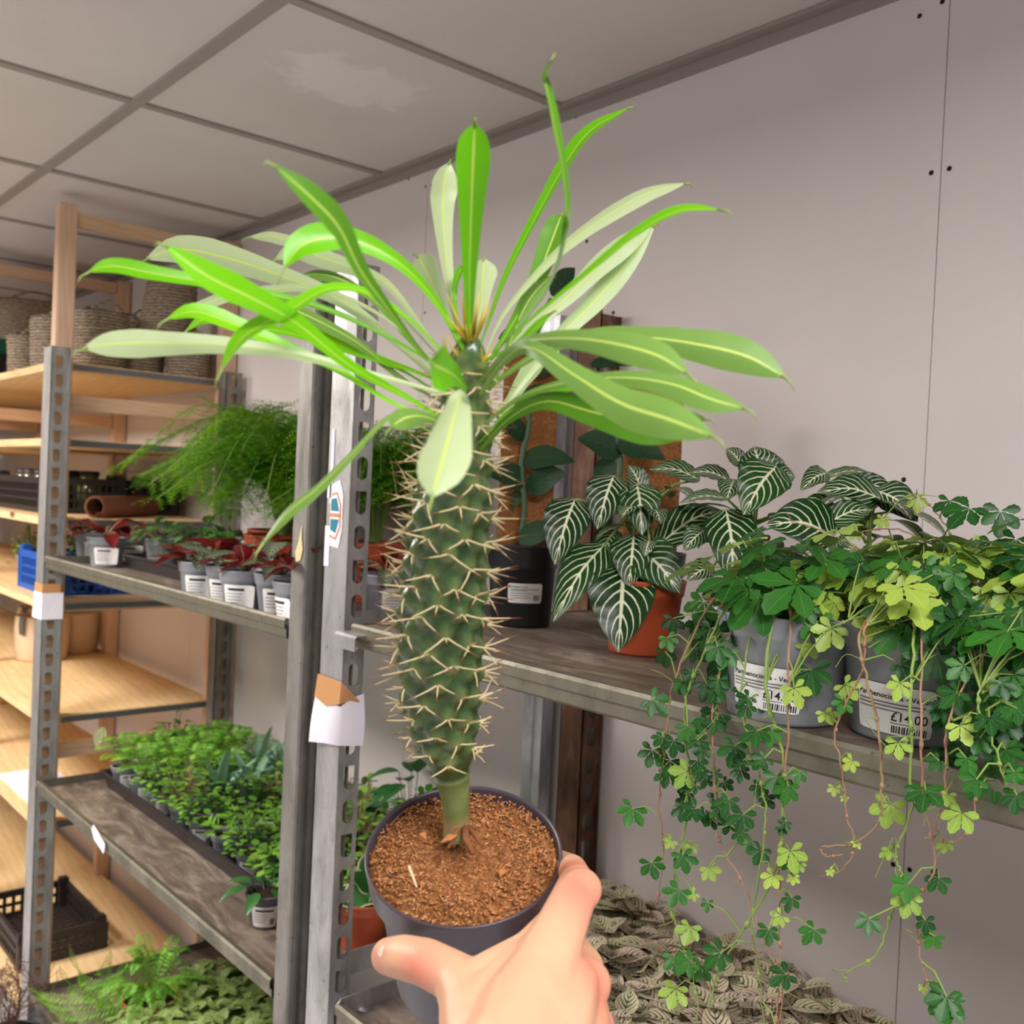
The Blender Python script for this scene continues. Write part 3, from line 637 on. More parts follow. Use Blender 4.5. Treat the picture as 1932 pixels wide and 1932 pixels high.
def curved_label(root, r_at, ang, zc, w, h, items, tilt=0.0, curl=0.0, round_c=True):
    """paper label on a round pot: r_at(z) = pot radius; items = ('text', x, z, size, bold, string) / ('bar', x0, z0, x1, z1) in label metres."""
    def put(x, z, off):
        xx = x*math.cos(tilt)-z*math.sin(tilt); zz = x*math.sin(tilt)+z*math.cos(tilt)
        r = r_at(zc+zz)+off; a = ang + xx/r_at(zc)
        return Vector((r*math.cos(a), r*math.sin(a), zc+zz))
    b = MB(); nx, nz = 14, 6; vs = []
    for j in range(nz+1):
        for i in range(nx+1):
            x = (i/nx-.5)*w; z = (j/nz-.5)*h
            if round_c and i in (0, nx) and j in (0, nz): x *= .975; z *= .94
            vs.append(put(x, z, .0006+curl*max(0, (i/nx-.7))**2))
    b.add(vs, [(j*(nx+1)+i, j*(nx+1)+i+1, (j+1)*(nx+1)+i+1, (j+1)*(nx+1)+i) for j in range(nz) for i in range(nx)], mi=0)
    for it in items:
        if it[0] == 'text':
            v, f = text_mesh(it[5], it[3], it[4]); b.add([put(it[1]+q.x, it[2]+q.y, .0010) for q in v], f, mi=1, smooth=False)
        else:
            x0, z0, x1, z1 = it[1:5]; n = max(1, int((x1-x0)/.006)); g = it[5] if len(it) > 5 else 2
            vs = [put(x0+(x1-x0)*i/n, z, .0009) for z in (z0, z1) for i in range(n+1)]
            b.add(vs, [(i, i+1, n+2+i, n+1+i) for i in range(n)], mi=g, smooth=False)
    return b.obj('label', [M_LABEL, M_INK, M_GREYINK], root, local=True, label='white printed label')

def fine_print(w, h, rows=4, code=True):
    out = [('bar', -w*.32, h*.26, w*.36, h*.36, 1)]
    for k in range(rows): out.append(('bar', -w*.42, h*(.12-.13*k), w*R(.05, .2), h*(.15-.13*k)))
    if code:
        x = w*.24
        while x < w*.42: d = R(.0004, .0012); out.append(('bar', x, -h*.38, x+d, -h*.08, 1)); x += d+R(.0004, .0010)
    return out

def ang_cam(x, y): return math.atan2(-y, -x)      # direction (about z) that faces the photographer

# ================================================================== FOREGROUND PLANT (thorny trunk, strap leaves)
def cam_axes(): return _r, _u, _f
HB = P(862, 1570, .62); HT = P(886, 632, .492)
AX = (_u*0.9135 - _f*0.407).normalized()
RIMC = P(875, 1605, .62)
HM = Matrix.Translation(RIMC) @ AX.to_track_quat('Z', 'Y').to_matrix().to_4x4()
def hero():
    H = 0.108
    root = thing('potted_palm_succulent', "spiny green trunk crowned with strap leaves, in the dark pot held by a hand", 'potted plant', tuple(HM @ Vector((0, 0, -H))))
    rl = Vector(root.location)
    b = MB(); rt, rb = .0600, .0450
    pr = [(0, -H+.004), (rb*.9, -H+.004), (rb, -H), (rb+.0015, -H+.004), (.0545, -.024), (.0552, -.0225), (.0597, -.021), (.0602, -.019), (.0613, -.002), (.0617, -.0008), (.0613, .0002), (.0603, .0002), (.0596, -.002), (.0585, -.014)]
    b.lathe(pr, 96, HM); b.obj('pot', M_HEROPOT, root)
    # coir surface with chips and fibres
    b = MB(); vs = []; rings, m = 26, 90; rs = .0592
    vs.append(HM @ Vector((0, 0, -.002)))
    rnd = random.Random(3)
    for i in range(1, rings+1):
        for k in range(m):
            a = 2*PI*k/m; q = i/rings; z = -.0045 + .002*math.cos(q*2.2) + rnd.uniform(-.0012, .0012) - (.003*q**8)
            vs.append(HM @ Vector((rs*q*math.cos(a), rs*q*math.sin(a), z)))
    fs = [(0, 1+k, 1+(k+1) % m) for k in range(m)] + [(1+i*m+k, 1+(i+1)*m+k, 1+(i+1)*m+(k+1) % m, 1+i*m+(k+1) % m) for i in range(rings-1) for k in range(m)]
    b.add(vs, fs)
    for i in range(2600):
        q = math.sqrt(rnd.random())*.0575; a = rnd.uniform(0, 2*PI); c = Vector((q*math.cos(a), q*math.sin(a), -.0035+rnd.uniform(0, .0012)))
        L = rnd.uniform(.0006, .0022) if i % 9 else rnd.uniform(.003, .009); wd = rnd.uniform(.0004, .0010) if i % 9 else .0003
        d = Vector((rnd.uniform(-1, 1), rnd.uniform(-1, 1), rnd.uniform(-.25, .35))).normalized(); s = d.cross(Vector((0, 0, 1))).normalized(); n = s.cross(d)
        vs = [HM @ (c + d*x*L + s*y*wd + n*z*wd) for x, y, z in ((-1, 0, 0), (0, 1, 0), (0, -1, 0), (0, 0, 1), (1, 0, .2))]
        b.add(vs, [(0, 2, 3), (0, 3, 1), (4, 3, 2), (4, 1, 3), (0, 1, 2), (4, 2, 1)], mi=1+rnd.choice((0, 0, 1, 1, 2)), smooth=False)
    for px, py, s in ((846, 1588, .005), (800, 1578, .0035), (958, 1690, .005), (950, 1650, .004)):      # bigger bark lumps
        c = P(px, py, .60); 
        vs = [c + Vector((rnd.uniform(-1, 1), rnd.uniform(-1, 1), rnd.uniform(-.6, .9)))*s for _ in range(9)]
        bm = bmesh.new(); [bm.verts.new(v) for v in vs]; bmesh.ops.convex_hull(bm, input=bm.verts[:]); bm.verts.index_update()
        b.add([v.co.copy() for v in bm.verts], [[v.index for v in f.verts] for f in bm.faces], mi=1, smooth=False); bm.free()
    so = b.obj('soil', [M_COIR]+M_CHIP, root, label='orange brown coir with chips')
    b = MB(); b.tube([P(772, 1634, .583), P(786, 1674, .572)], [.0011, .0006], 5); b.obj('fallen_spine', M_SPINE, so, label='pale dry spine lying on the coir')
    # roots at the neck
    b = MB()
    b.tube([P(877, 1562, .612), P(880, 1585, .603), P(893, 1612, .597)], [.0026, .0022, .0012], 7); b.tube([P(868, 1560, .612), P(856, 1580, .606), P(845, 1600, .60)], [.002, .0016, .0008], 7); b.tube([P(884, 1560, .614), P(900, 1582, .608), P(912, 1600, .605)], [.002, .0014, .0006], 7)
    b.obj('root', M_CHIP[1], root, label='brown surface roots')
    # trunk
    axis = [(862, 1578, .62, .0098), (861, 1545, .617, .0092), (858, 1500, .612, .0103), (853, 1468, .609, .0124), (846, 1425, .604, .0180), (838, 1370, .598, .0225), (832, 1300, .590, .0260), (832, 1200, .578, .0272),
            (838, 1100, .566, .0266), (848, 1000, .550, .0246), (858, 920, .536, .0216), (868, 850, .524, .0180), (876, 780, .512, .0145), (883, 710, .503, .0118), (886, 660, .496, .0092), (887, 640, .493, .0055), (887, 632, .491, .0012)]
    NS = 150; ctr = catmull([P(x, y, d) for x, y, d, r in axis], NS); rad = [v.x*(.86 if i > 30 else .98) for i, v in enumerate(catmull([Vector((r, 0, 0)) for *_, r in axis], NS))]
    NR = 84; up = _r.copy(); fr = []
    for i in range(NS+1):
        t = (ctr[min(i+1, NS)]-ctr[max(i-1, 0)]).normalized(); up = (up-t*up.dot(t)).normalized(); fr.append((t, up.copy(), t.cross(up)))
    arc = [0.0]
    for i in range(NS): arc.append(arc[-1]+(ctr[i+1]-ctr[i]).length)
    # phyllotaxis: tubercle centres
    tub = []; s0, s1 = arc[int(NS*.24)], arc[-1]*.972; n = 165
    for k in range(n):
        s = s0 + (s1-s0)*((k+.5)/n)**0.93; i = min(range(NS+1), key=lambda q: abs(arc[q]-s)); tub.append((s, (k*2.39996) % (2*PI), i))
    vs = []; tones = []
    ta = np.array([(s, a) for s, a, _ in tub])
    for i in range(NS+1):
        t, u1, v1 = fr[i]; nk = min(1, max(0, (arc[i]-arc[int(NS*.2)])/.02))
        for k in range(NR):
            a = 2*PI*k/NR; da = np.abs((a-ta[:, 1]+PI) % (2*PI)-PI)*max(rad[i], .004); ds = (arc[i]-ta[:, 0])
            amp = float(np.max(np.exp(-((da/.0070)**2+(ds/.0072)**2)))) if nk > 0 else 0
            r = rad[i]*(0.90-.05*nk) + nk*(min(.0078, rad[i]*.32))*amp**0.8
            vs.append(ctr[i] + (u1*math.cos(a)+v1*math.sin(a))*r)
            neck = max(0, 1-abs(arc[i]-.010)/.009); tones.append((amp**3*nk if nk > 0 else .9, neck))
    fs = [(i*NR+k, i*NR+(k+1) % NR, (i+1)*NR+(k+1) % NR, (i+1)*NR+k) for i in range(NS) for k in range(NR)]
    b = MB(); b.add(vs, fs, tones=tones); b.obj('trunk', M_TRUNK, root)
    # spines, a pair and a short one per tubercle
    b = MB()
    for j, (s, a, i) in enumerate(tub):
        t, u1, v1 = fr[i]; o = u1*math.cos(a)+v1*math.sin(a); tg = t.cross(o).normalized(); base = ctr[i]+o*(rad[i]*.9+min(.0058, rad[i]*.24))
        yl = s > arc[-1]*.955
        for sg, L0 in ((1, .0225), (-1, .0225), (0, .012)):
            L = L0*rnd.uniform(.65, 1.15)*(0.55+0.45*min(1, rad[i]/.018))
            if s < s0+.03: L *= .75
            d = (o*rnd.uniform(.45, .85) + tg*sg*rnd.uniform(.75, 1.0) + t*(rnd.uniform(-.28, .34) if sg else rnd.uniform(-.2, .6))).normalized()
            if yl: d = (d*.5+t).normalized(); L *= .7
            p2 = base+d*L*.7; b.tube([base-o*.0012, base+d*L*.3, p2], [.00072, .00054, .00032], 5, mi=2 if yl else 0, caps=False)
            b.tube([p2, base+d*L], [.00036, .00005], 4, mi=2 if yl else 1, caps=False)
    for k in range(16):
        a = k*2.4; t, u1, v1 = fr[NS-6]; o = u1*math.cos(a)+v1*math.sin(a); base = ctr[NS-8]+o*.003; d = (t*1.3+o*rnd.uniform(.15, .8)).normalized()
        b.tube([base, base+d*.014, base+d*rnd.uniform(.018, .026)], [.0008, .0005, .0001], 5, mi=2)
    b.obj('spines', [M_SPINE, M_SPINETIP, M_YSPINE], root)
    # leaves: ((px, py, depth) base -> tip), half-width in m, turn of the blade about its axis (deg), side shown u/t, shade in its colour?
    LV = [
     ([(850, 745, .50), (700, 705, .485), (560, 668, .47), (420, 650, .46), (300, 647, .452), (215, 648, .447), (157, 657, .444)], .0062, 12, 'u', 0),
     ([(840, 700, .505), (740, 640, .51), (600, 578, .50), (430, 540, .48), (300, 518, .47), (215, 502, .466), (166, 513, .463)], .0042, 30, 't', 0),
     ([(830, 720, .515), (740, 640, .535), (640, 565, .55), (530, 520, .56), (430, 487, .567), (340, 470, .572), (276, 488, .575)], .0085, 8, 'u', 0),
     ([(835, 790, .505), (760, 745, .485), (660, 690, .46), (560, 610, .44), (470, 560, .425), (390, 520, .412), (310, 462, .402)], .0064, 25, 't', 0),
     ([(845, 705, .51), (740, 610, .53), (650, 560, .54), (560, 542, .548), (440, 556, .552), (370, 580, .552), (317, 600, .55)], .0033, 25, 'u', 0),
     ([(845, 800, .51), (740, 760, .50), (640, 700, .485), (540, 655, .475), (450, 615, .467), (370, 588, .462), (314, 602, .46)], .0046, 35, 't', 0),
     ([(850, 760, .515), (760, 700, .525), (660, 665, .53), (560, 632, .535), (450, 612, .537), (390, 602, .537), (350, 625, .535)], .0036, 35, 't', 0),
     ([(862, 690, .495), (780, 610, .48), (700, 555, .465), (620, 545, .45), (540, 590, .438), (460, 635, .43), (416, 700, .425)], .0052, 52, 't', 0),
     ([(880, 670, .49), (830, 580, .48), (770, 510, .47), (700, 465, .462), (630, 448, .456), (570, 462, .45), (536, 505, .446)], .0068, 22, 't', 0),
     ([(862, 740, .485), (790, 660, .45), (730, 580, .42), (680, 510, .40), (640, 430, .385), (590, 375, .372), (517, 311, .362)], .0054, 35, 't', 1),
     ([(845, 690, .515), (760, 600, .54), (690, 530, .56), (620, 480, .575), (560, 458, .585), (510, 445, .59), (470, 447, .593)], .0040, 35, 'u', 0),
     ([(840, 680, .512), (790, 610, .53), (735, 540, .545), (680, 510, .555), (620, 490, .562), (560, 470, .567), (518, 490, .57)], .0058, 20, 'u', 0),
     ([(845, 715, .515), (770, 640, .535), (710, 570, .55), (650, 530, .56), (600, 517, .568), (555, 525, .574)], .0040, 40, 'u', 1),
     ([(838, 760, .515), (760, 715, .525), (680, 650, .535), (600, 605, .545), (520, 570, .553), (440, 545, .56)], .0060, 40, 'u', 1),
     ([(835, 830, .512), (770, 790, .49), (730, 788, .475), (660, 860, .46), (600, 920, .452), (545, 965, .447), (492, 1030, .443)], .0038, 50, 'u', 1),
     ([(880, 735, .48), (868, 720, .45), (855, 707, .42), (838, 698, .395), (822, 690, .372), (812, 680, .360)], .0092, 30, 't', 0),
     ([(888, 800, .490), (880, 770, .45), (868, 752, .42), (858, 780, .40), (845, 830, .385), (830, 885, .375), (815, 938, .368)], .0098, 18, 'u', 0),
     ([(850, 815, .50), (825, 795, .48), (795, 785, .465), (765, 788, .452), (737, 806, .442)], .0056, 25, 'u', 1),
     ([(885, 655, .490), (886, 600, .483), (886, 520, .472), (888, 430, .460), (891, 340, .448), (894, 270, .440), (896, 232, .436)], .0073, 0, 't', 0),
     ([(870, 640, .502), (855, 580, .515), (845, 510, .528), (838, 440, .538), (836, 380, .545), (840, 335, .55), (848, 306, .552)], .0070, 8, 'u', 0),
     ([(866, 650, .503), (845, 600, .525), (825, 555, .54), (808, 520, .55), (795, 495, .556), (786, 482, .558)], .0074, 0, 'u', 0),
     ([(898, 650, .497), (903, 610, .51), (908, 570, .52), (911, 530, .528), (912, 505, .532), (912, 487, .534)], .0072, 0, 'u', 0),
     ([(905, 655, .497), (925, 600, .515), (955, 520, .535), (1000, 430, .555), (1060, 320, .575), (1110, 250, .587), (1188, 202, .60)], .0052, 48, 't', 0),
     ([(900, 720, .495), (950, 650, .47), (1010, 580, .45), (1050, 510, .435), (1068, 430, .425), (1063, 330, .415), (1042, 220, .408), (1030, 150, .405), (1042, 110, .404)], .0046, 70, 't', 1),
     ([(910, 700, .505), (950, 640, .53), (985, 580, .55), (1012, 530, .562), (1035, 470, .572), (1052, 425, .578), (1060, 403, .582)], .0072, 12, 't', 1),
     ([(905, 690, .50), (945, 600, .52), (1000, 530, .535), (1065, 465, .55), (1140, 410, .565), (1220, 365, .578), (1294, 345, .588)], .0052, 35, 'u', 0),
     ([(908, 690, .495), (970, 630, .485), (1040, 570, .475), (1120, 505, .466), (1200, 440, .458), (1280, 398, .452), (1362, 395, .446)], .0040, 60, 't', 0),
     ([(905, 720, .50), (960, 660, .515), (1010, 610, .527), (1070, 560, .54), (1130, 500, .553), (1185, 455, .562), (1232, 420, .57)], .0066, 25, 'u', 0),
     ([(905, 800, .508), (950, 765, .525), (1000, 700, .535), (1060, 630, .548), (1120, 570, .56), (1180, 500, .573), (1235, 425, .582)], .0062, 15, 'u', 0),
     ([(905, 720, .492), (950, 670, .47), (1000, 643, .45), (1080, 638, .43), (1160, 648, .415), (1240, 670, .405), (1300, 706, .398)], .0070, 22, 'u', 1),
     ([(908, 740, .50), (1010, 670, .49), (1120, 632, .482), (1220, 636, .472), (1320, 650, .463), (1410, 672, .456), (1482, 712, .450)], .0086, 18, 'u', 1),
     ([(905, 745, .488), (950, 680, .46), (1000, 655, .44), (1080, 705, .415), (1170, 760, .395), (1260, 790, .38), (1348, 824, .37)], .0082, 15, 'u', 1),
     ([(912, 800, .50), (990, 745, .485), (1080, 720, .468), (1180, 712, .452), (1270, 725, .44), (1340, 752, .43), (1408, 771, .424)], .0064, 30, 'u', 1),
     ([(905, 850, .51), (960, 790, .495), (1030, 757, .48), (1110, 775, .468), (1190, 795, .458), (1260, 800, .452), (1330, 790, .447)], .0098, 10, 't', 1),
     ([(905, 835, .505), (950, 785, .495), (1000, 752, .487), (1050, 735, .48), (1100, 727, .475), (1150, 727, .47)], .0030, 30, 't', 0),
     ([(900, 860, .512), (940, 800, .525), (975, 735, .535), (1005, 690, .545), (1030, 655, .552)], .0050, 10, 'u', 0),
     ([(905, 770, .50), (940, 700, .52), (965, 640, .535), (985, 590, .545), (1010, 550, .553), (1040, 520, .56)], .0058, 35, 'u', 1),
     ([(850, 730, .51), (780, 700, .52), (720, 680, .53), (650, 650, .54), (580, 625, .547), (520, 618, .553)], .0044, 30, 't', 0),
     ([(905, 690, .49), (935, 672, .48), (975, 650, .472), (1010, 620, .465), (1040, 590, .46)], .0028, 45, 't', 0),
     ([(880, 650, .50), (862, 600, .508), (858, 550, .514), (866, 515, .516), (876, 500, .516)], .0022, 30, 't', 0),
    ]
    for pts, hw, turn, side, dark in LV:
        b = MB(); n = 26; c = catmull([P(*p) for p in pts], n); nr = []; wd = []
        for i in range(n+1):
            t = (c[min(i+1, n)]-c[max(i-1, 0)]).normalized(); v = (CAM-c[i]); v = (v-t*v.dot(t)).normalized(); s = t.cross(v)
            q = v*math.cos(math.radians(turn)) + s*math.sin(math.radians(turn))*(1 if s.z > 0 else -1)
            nr.append(q if side == 't' else -q); wd.append(1.06*hw*max(.03, prof('strap', i/n)))
        b.blade(c, nr, wd, .22 if side == 't' else .25, 3, 0, (rnd.random(), 0), wave=.03)
        t = (c[-1]-c[-3]).normalized(); b.tube([c[-1]-t*.002, c[-1]+t*.003+Vector((0, 0, -.001)), c[-1]+t*.005+Vector((0, 0, -.004))], [.0007, .0005, .0001], 5, mi=1)
        o = b.obj('leaf', [L_HEROSHADE if dark else L_HERO, M_STEMG], root)
        if side == 'u' and not dark: o['label'] = 'strap leaf showing its pale underside'
    return root
HERO = hero()

# ================================================================== HAND
def hand():
    def K(x, y, d, r): return (P(x, y, d), r)
    chains = [
     [K(1010, 2900, .37, .037), K(1000, 2450, .41, .032), K(985, 2120, .455, .027), K(965, 2010, .475, .028), K(985, 1930, .498, .026), K(1020, 1850, .516, .020), K(1052, 1768, .534, .0150), K(1080, 1700, .553, .0130), K(1088, 1664, .578, .0108), K(1080, 1640, .615, .0094), K(1055, 1628, .652, .0088), K(1010, 1622, .676, .0080)],
     [K(1000, 2010, .48, .026), K(1050, 1930, .503, .020), K(1078, 1862, .524, .0155), K(1104, 1825, .555, .0112), K(1088, 1795, .590, .0098), K(1050, 1770, .622, .009)],
     [K(1000, 2060, .475, .026), K(1060, 2000, .50, .021), K(1098, 1935, .523, .0160), K(1112, 1905, .552, .0115), K(1085, 1880, .592, .0098), K(1040, 1850, .63, .009)],
     [K(1010, 2100, .475, .024), K(1065, 2060, .50, .020), K(1098, 2020, .522, .0145), K(1108, 1990, .552, .0105), K(1075, 1975, .592, .009), K(1040, 1950, .62, .008)],
     [K(960, 2050, .47, .026), K(905, 1960, .500, .021), K(885, 1890, .522, .0165), K(862, 1845, .538, .0138), K(805, 1816, .5475, .0132), K(762, 1806, .560, .0126), K(734, 1804, .571, .0110)],
     [K(900, 1920, .51, .018), K(960, 1860, .522, .0155), K(1030, 1790, .535, .0130)],
     [K(880, 1870, .528, .014), K(930, 1835, .532, .0125), K(1000, 1795, .540, .0115), K(1050, 1745, .548, .0115)],
     [K(960, 1930, .500, .021), K(1030, 1870, .515, .018)],
    ]
    bm = bmesh.new()
    for ch in chains:
        for (p, a), (q, c) in zip(ch[:-1], ch[1:]):
            L = (q-p).length; n = max(2, int(L/.0025))
            for i in range(n+1):
                bmesh.ops.create_icosphere(bm, subdivisions=2, radius=a+(c-a)*i/n, matrix=Matrix.Translation(p.lerp(q, i/n)))
    for x, y, d, r in ((1096, 1678, .5600, .0122), (1106, 1856, .536, .0138), (1112, 1940, .53, .0140)):        # knuckles
        bmesh.ops.create_icosphere(bm, subdivisions=3, radius=r, matrix=Matrix.Translation(P(x, y, d)))
    me = bpy.data.meshes.new('tmp'); bm.to_mesh(me); bm.free()
    o = bpy.data.objects.new('tmp', me); COL.objects.link(o)
    m = o.modifiers.new('r', 'REMESH'); m.mode = 'VOXEL'; m.voxel_size = .0016
    s = o.modifiers.new('s', 'SMOOTH'); s.iterations = 14; s.factor = .5
    bpy.context.view_layer.update()
    me2 = bpy.data.meshes.new_from_object(o.evaluated_get(bpy.context.evaluated_depsgraph_get()))
    vs = [v.co.copy() for v in me2.vertices]; fs = [tuple(p.vertices) for p in me2.polygons]; bpy.data.objects.remove(o)
    red = [(P(1100, 1676, .545), .016), (P(1112, 1855, .525), .016), (P(795, 1830, .54), .013), (P(730, 1815, .565), .008), (P(1120, 1950, .52), .012), (P(1070, 1640, .585), .014)]
    tones = []
    for v in vs: tones.append((min(1, sum(.75*math.exp(-((v-p).length/r)**2) for p, r in red)), 0))
    # crease at the base of the thumb
    cr = catmull([P(815, 1895, .515), P(838, 1872, .508), P(868, 1858, .507)], 12)
    vs2 = []
    for v in vs:
        d = min((v-c).length for c in cr); k = math.exp(-(d/.0022)**2)*.0011
        vs2.append(v + _f*k)
    b = MB(); b.add(vs2, fs, tones=tones)
    h = thing('hand', 'bare right hand reaching up to grip the dark pot, thumb across its front', 'hand', tuple(P(980, 2100, .46)))
    b.obj('skin', M_SKIN, h)
    # thumb nail
    b = MB(); c = P(724, 1796, .5590); t = (P(715, 1801, .5700)-P(765, 1806, .5565)).normalized(); up = (CAM-c).normalized(); up = (up + _u*.25 - _r*.75).normalized(); up = (up-t*up.dot(t)).normalized(); sd = t.cross(up)
    vs = []; nu, nv = 8, 8
    for j in range(nv+1):
        for i in range(nu+1):
            x = (i/nu-.5)*2; y = j/nv; w_ = .0064*(1-.25*max(0, (y-.7)/.3)**2)*(1-.35*max(0, (.25-y)/.25)**2)
            vs.append(c + t*(y*.013-.0075-.0012*x*x*(1 if y > .5 else -1)) + sd*(x*w_) + up*(.0012-.0028*x*x - .0022*(y-.4)**2*2))
    b.add(vs, [(j*(nu+1)+i, j*(nu+1)+i+1, (j+1)*(nu+1)+i+1, (j+1)*(nu+1)+i) for j in range(nv) for i in range(nu)])
    b.obj('thumbnail', M_NAIL, h)
hand()

# ================================================================== RIGHT UNIT, UPPER SHELF
ZU = EYE-.199                       # board of the upper right shelf
ZL = EYE-.234                       # board of the upper left shelf
ZM = EYE-.806                       # middle left shelf
ZB = EYE-1.339                      # bottom left shelf
ZR = EYE-.763                       # lower right shelf

# ---- satin-leaved climbers on coir poles
def climber(name_label, loc, pole_top, leaves, stems, with_label, bend=0):
    t = thing('climber_on_pole', name_label, 'potted plant', loc)
    H = .122; pot_parts(t, .0525, .044, H, M_BLACK, rim=.28, fill=.9)
    b = MB(); hw, hd = .042, .013; zs = [H*.5+(pole_top-H*.5)*k/24 for k in range(25)]; vs = []
    for z in zs:
        for k in range(16):
            a = 2*PI*k/16; x = hw*math.copysign(abs(math.cos(a))**.4, math.cos(a)); y = hd*math.copysign(abs(math.sin(a))**.4, math.sin(a))
            vs.append((x*math.cos(.855)-y*math.sin(.855)+R(-.0006, .0006)-.006, x*math.sin(.855)+y*math.cos(.855)+R(-.0006, .0006)+.006, z))
    n = len(zs); fs = [(i*16+k, i*16+(k+1) % 16, (i+1)*16+(k+1) % 16, (i+1)*16+k) for i in range(n-1) for k in range(16)]+[tuple((n-1)*16+k for k in range(16))]
    b.add(vs, fs); b.obj('coir_pole', M_MOSS, t, local=True)
    b = MB()
    for s in stems: b.tube(catmull(s, 18), .0042, 7)
    b.obj('stem', M_STEMD, t)
    b = MB()
    for base, tip, hw_, turn in leaves:
        bp, tp = Vector(base), Vector(tip); mid = (bp+tp)/2 + Vector((0, 0, .006)); c = catmull([bp, mid, tp], 12); nr = []; wd = []
        for i in range(13):
            tt = (c[min(i+1, 12)]-c[max(i-1, 0)]).normalized(); v = (CAM-c[i]); v = (v-tt*v.dot(tt)).normalized(); s = tt.cross(v)
            nr.append(v*math.cos(turn)+s*math.sin(turn)*(1 if s.z > 0 else -1)); wd.append(hw_*prof('ovate', .03+.97*i/12))
        b.blade(c, nr, wd, .12, 2, 0, (R(0, 1), 0))
    b.obj('foliage', L_SCIN, t)
    if with_label:
        r = lambda z: .0449+(.0525-.0440)*(z/H)
        items = [('text', -.020, .0085, .0032, .00005, 'Scindapsus treubii')] + fine_print(.052, .028, 4)[1:] + [('bar', -.021, .0052, .020, .0062), ('bar', -.024, .0075, -.022, .0115, 1)]
        curved_label(t, r, ang_cam(loc[0], loc[1])+with_label, .052, .052, .029, items)
    return t
q = onZ(978, 1186, -.199); S1 = (q.x-.034, q.y+.033, ZU); d1 = depth((S1[0], S1[1], ZU+.1))
def pl(x, y, dd, X, Y, off): return P(x, y, d1+dd), P(X, Y, d1+dd+off)
lv = [(*pl(992, 830, -.02, 935, 785, -.02), .016, .5), (*pl(985, 868, -.03, 1086, 872, -.03), .019, .5), (*pl(996, 925, -.03, 1070, 893, -.03), .020, .3), (*pl(992, 910, -.03, 912, 893, -.03), .020, .4),
      (*pl(978, 1020, -.04, 1062, 1000, -.02), .018, .4), (*pl(985, 930, -.02, 968, 962, -.01), .010, .5), (*pl(1000, 700, -.02, 1070, 690, -.02), .018, .6), (*pl(990, 760, -.02, 1050, 742, -.02), .018, .6), (*pl(990, 650, -.02, 940, 640, -.02), .018, .6),
      (*pl(1045, 560, -.0, 1085, 505, .0), .017, .3)]
climber("dark satin-leaved climber on a coir pole in the black pot with a white label", S1, .41,
        lv, [[P(980, 1025, d1-.03), P(990, 960, d1-.03), P(984, 870, d1-.03), P(998, 800, d1-.025), P(990, 740, d1-.025), P(1000, 660, d1-.02), P(1040, 565, d1)]], .12)
S2 = (S1[0]+.165, S1[1]+.095, ZU); d2 = depth((S2[0], S2[1], ZU+.2))
lv = [(P(1170, 858, d2-.05), P(1088, 828, d2-.06), .021, .5), (P(1165, 838, d2-.05), P(1257, 868, d2-.06), .020, .5), (P(1160, 870, d2-.04), P(1120, 920, d2-.03), .016, .4), (P(1115, 690, d2-.05), P(1195, 690, d2-.05), .014, .9), (P(1120, 760, d2-.05), P(1190, 745, d2-.05), .018, .6)]
climber('climber on a coir pole in a black pot, half hidden behind the zebra-striped plant', S2, .36,
        lv, [[P(1140, 1000, d2-.04), P(1168, 900, d2-.045), P(1168, 850, d2-.045), P(1150, 780, d2-.045), P(1125, 690, d2-.045)]], .25)

# ---- zebra-striped plants in terracotta pots
def zebra(label, loc, leaves, rt=.052, h=.095, fillers=10):
    t = thing('zebra_plant', label, 'potted plant', loc)
    pot_parts(t, rt, rt*.78, h, M_TERRA, rim=.2)
    c0 = Vector(loc)+Vector((0, 0, h+.01)); b = MB(); bs = MB()
    top = c0+Vector((0, 0, .10)); bs.tube([c0-Vector((0, 0, .02)), c0+Vector((.004, 0, .05)), top], [.0035, .003, .002], 7)
    for (bx, by, tx, ty, w, dB, dT, turn) in leaves:
        d = depth(c0); bp = P(bx, by, d+dB); tp = P(tx, ty, d+dT); L = (tp-bp).length
        mid = (bp+tp)/2 + Vector((0, 0, L*.10)) - _f*(L*.06); c = catmull([bp, mid, tp], 16); hw = w/2*1.22*(d+dT*.5)/F; nr = []; wd = []
        for i in range(17):
            tt = (c[min(i+1, 16)]-c[max(i-1, 0)]).normalized(); v = (CAM-c[i]); v = (v-tt*v.dot(tt)).normalized(); s = tt.cross(v); tu = math.radians(turn)
            nr.append(v*math.cos(tu)+s*math.sin(tu)*(1 if s.z > 0 else -1)); wd.append(hw*prof('ovate', .02+.98*i/16))
        b.blade(c, nr, wd, .16, 4, 0, (R(0, 1), 0), wave=.05)
        j = c0+Vector((0, 0, R(.02, .10))); bs.tube([j, (j+bp)/2+Vector((0, 0, .012)), bp], [.0020, .0017, .0014], 5)
    for k in range(fillers):
        a = 2*PI*k/fillers; j = c0+Vector((0, 0, R(.03, .10))); dr = Vector((math.cos(a), math.sin(a), R(.1, .5))).normalized(); bp = j+dr*R(.02, .035)
        bs.tube([j, bp], [.0018, .0014], 5); b.leaf(bp, dr, (0, 0, 1), R(.05, .075), R(.03, .04), 'ovate', R(.8, 1.4), 10, .15, cross=3)
    b.obj('foliage', L_ZEBRA, t); bs.obj('stem', M_STEMG, t)
    r = lambda z: rt*.78+rt*.22*(z/h)+.0008
    curved_label(t, r, ang_cam(loc[0], loc[1])-.75, .058, .050, .030, fine_print(.050, .030, 4), tilt=.06)
    return t
q = onZ(1213, 1242, -.199); Z1 = (q.x-.034, q.y+.034, ZU)
